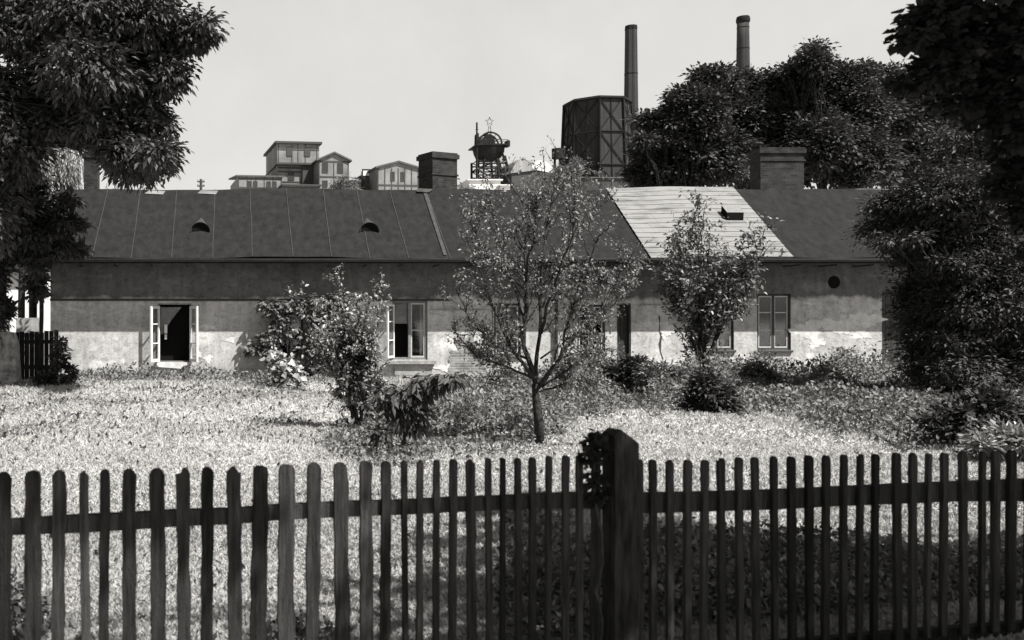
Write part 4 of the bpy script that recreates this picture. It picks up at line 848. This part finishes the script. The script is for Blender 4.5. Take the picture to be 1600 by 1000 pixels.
def per_object_tone(m, lo, hi):
    N = m.node_tree.nodes; L_ = m.node_tree.links; b_ = N['Principled BSDF']; src = b_.inputs['Base Color'].links[0].from_socket
    oi = N.new('ShaderNodeObjectInfo'); mr = N.new('ShaderNodeMapRange'); mr.inputs[3].default_value = lo; mr.inputs[4].default_value = hi; L_.new(oi.outputs['Random'], mr.inputs[0])
    mx = N.new('ShaderNodeMix'); mx.data_type = 'RGBA'; mx.blend_type = 'MULTIPLY'; mx.inputs[0].default_value = 1; L_.new(src, mx.inputs[6]); L_.new(mr.outputs[0], mx.inputs[7]); L_.new(mx.outputs[2], b_.inputs['Base Color'])
per_object_tone(M['picket'], .35, 1.5)
for px, wpx, pt in PK:
    x, zt = FL(px, pt); s = FY(px) / F; hw = wpx * s / 2; n = 12; b = MB(); lean = random.uniform(-.012, .012); z0 = .05
    Lf = []; Rt_ = []
    for k in range(n + 1):
        z = z0 + (zt - z0 - hw * .9) * k / n; j = hw * random.uniform(-.14, .14); j2 = hw * random.uniform(-.14, .14); c = x + lean * (1 - k / n); nk = 1.0
        Lf.append((c - hw * nk + j, z)); Rt_.append((c + hw * nk + j2, z))
    if px in (131, 364, 733, 1044, 1206, 1424): cap = [(x + hw * .9, zt - hw * 1.1), (x + hw * .1, zt), (x - hw * .2, zt - hw * .1), (x - hw * .9, zt - hw * .7)]
    elif px in (285, 655, 1124, 1341): cap = [(x + hw * .6, zt - hw * .1), (x + hw * .1, zt), (x - hw * .3, zt - hw * .9), (x - hw * .8, zt - hw * 1.0)]
    elif wpx > 24 or px in (570,): cap = [(x + hw * .8, zt - hw * .2), (x + hw * .3, zt), (x - hw * .4, zt), (x - hw * .85, zt - hw * .25)]
    else: cap = [(x + hw * .7, zt - hw * .3), (x + hw * .28, zt), (x - hw * .28, zt), (x - hw * .75, zt - hw * .3)]
    poly = Lf[:1] + Rt_ + cap + Lf[::-1][:-1]; d = .018
    b.prism(poly, 'y', -d, d * .2); pk = b.build('picket', M['picket'], fence); pk.location.y = random.uniform(-.004, 0)
RL = [(-60, 812, 840), (20, 813, 837), (130, 806, 833), (200, 803, 829), (285, 798, 823), (364, 796, 820), (440, 790, 813), (550, 785, 808), (630, 783, 805), (707, 779, 801), (790, 776, 797), (900, 771, 795), (950, 771, 797), (1000, 772, 803), (1100, 770, 800), (1210, 767, 797), (1300, 763, 792), (1400, 758, 788), (1500, 754, 784), (1660, 748, 784)]
def rail(dz, y0, y1):
    b = MB(); T_ = []; B_ = []
    for px, a, c in RL:
        u, zt = FL(px, a); _, zb = FL(px, c); T_.append((u, zt - dz)); B_.append((u, zb - dz))
    V = []
    for (u, zt), (_, zb) in zip(T_, B_): V += [(u, y0, zb), (u, y0, zt), (u, y1, zt), (u, y1, zb)]
    b.add(V, [(4*i + k, 4*i + (k+1) % 4, 4*i + 4 + (k+1) % 4, 4*i + 4 + k) for i in range(len(RL) - 1) for k in range(4)] + [(0, 1, 2, 3), (len(V)-4, len(V)-1, len(V)-2, len(V)-3)])
    b.build('rail', M['picket'], fence)
rail(0, .006, .05); rail(.70, .006, .05)
b = MB(); xa, _ = FL(942, 700); xb, _ = FL(979, 700); _, za = FL(945, 668); _, zc = FL(980, 690)
b.prism([(xa, -.3), (xb, -.3), (xb, zc), (xb - .01, zc + .01), (xa + .03, za), (xa, za - .02)], 'y', -.09, .0 + .0045); b.build('post', mat('old_post', .008, .95, .030, 7, .9, 16, stretch=(5, 5, .8), spec=.05), fence)
iv = empty('ivy', fence.location.copy(), 0, 'dark leafy ivy clump on the left side of the thick fence post', 'ivy')
ib = [((P(a, b_, FY(930) - .06)[:]), (c * .0027, .05, d * .0027)) for a, b_, c, d in ((938, 680, 16, 10), (922, 694, 10, 10), (918, 724, 8, 10), (930, 708, 12, 16), (926, 748, 9, 14), (934, 772, 10, 12))]
foliage('leaves', ib, 60, 8, .035, .025, M['leaf_black'], iv, origin=iv.location, width=.9, droop=.5, shell=.1)
b = MB(); b.tube([Vector(q) - iv.location for q in wander((wx(932, FY(932)), FY(932) - .06, 0), P(928, 690, FY(930) - .06), 8, .03)], .008, 5); b.build('stem', M['bark'], iv)
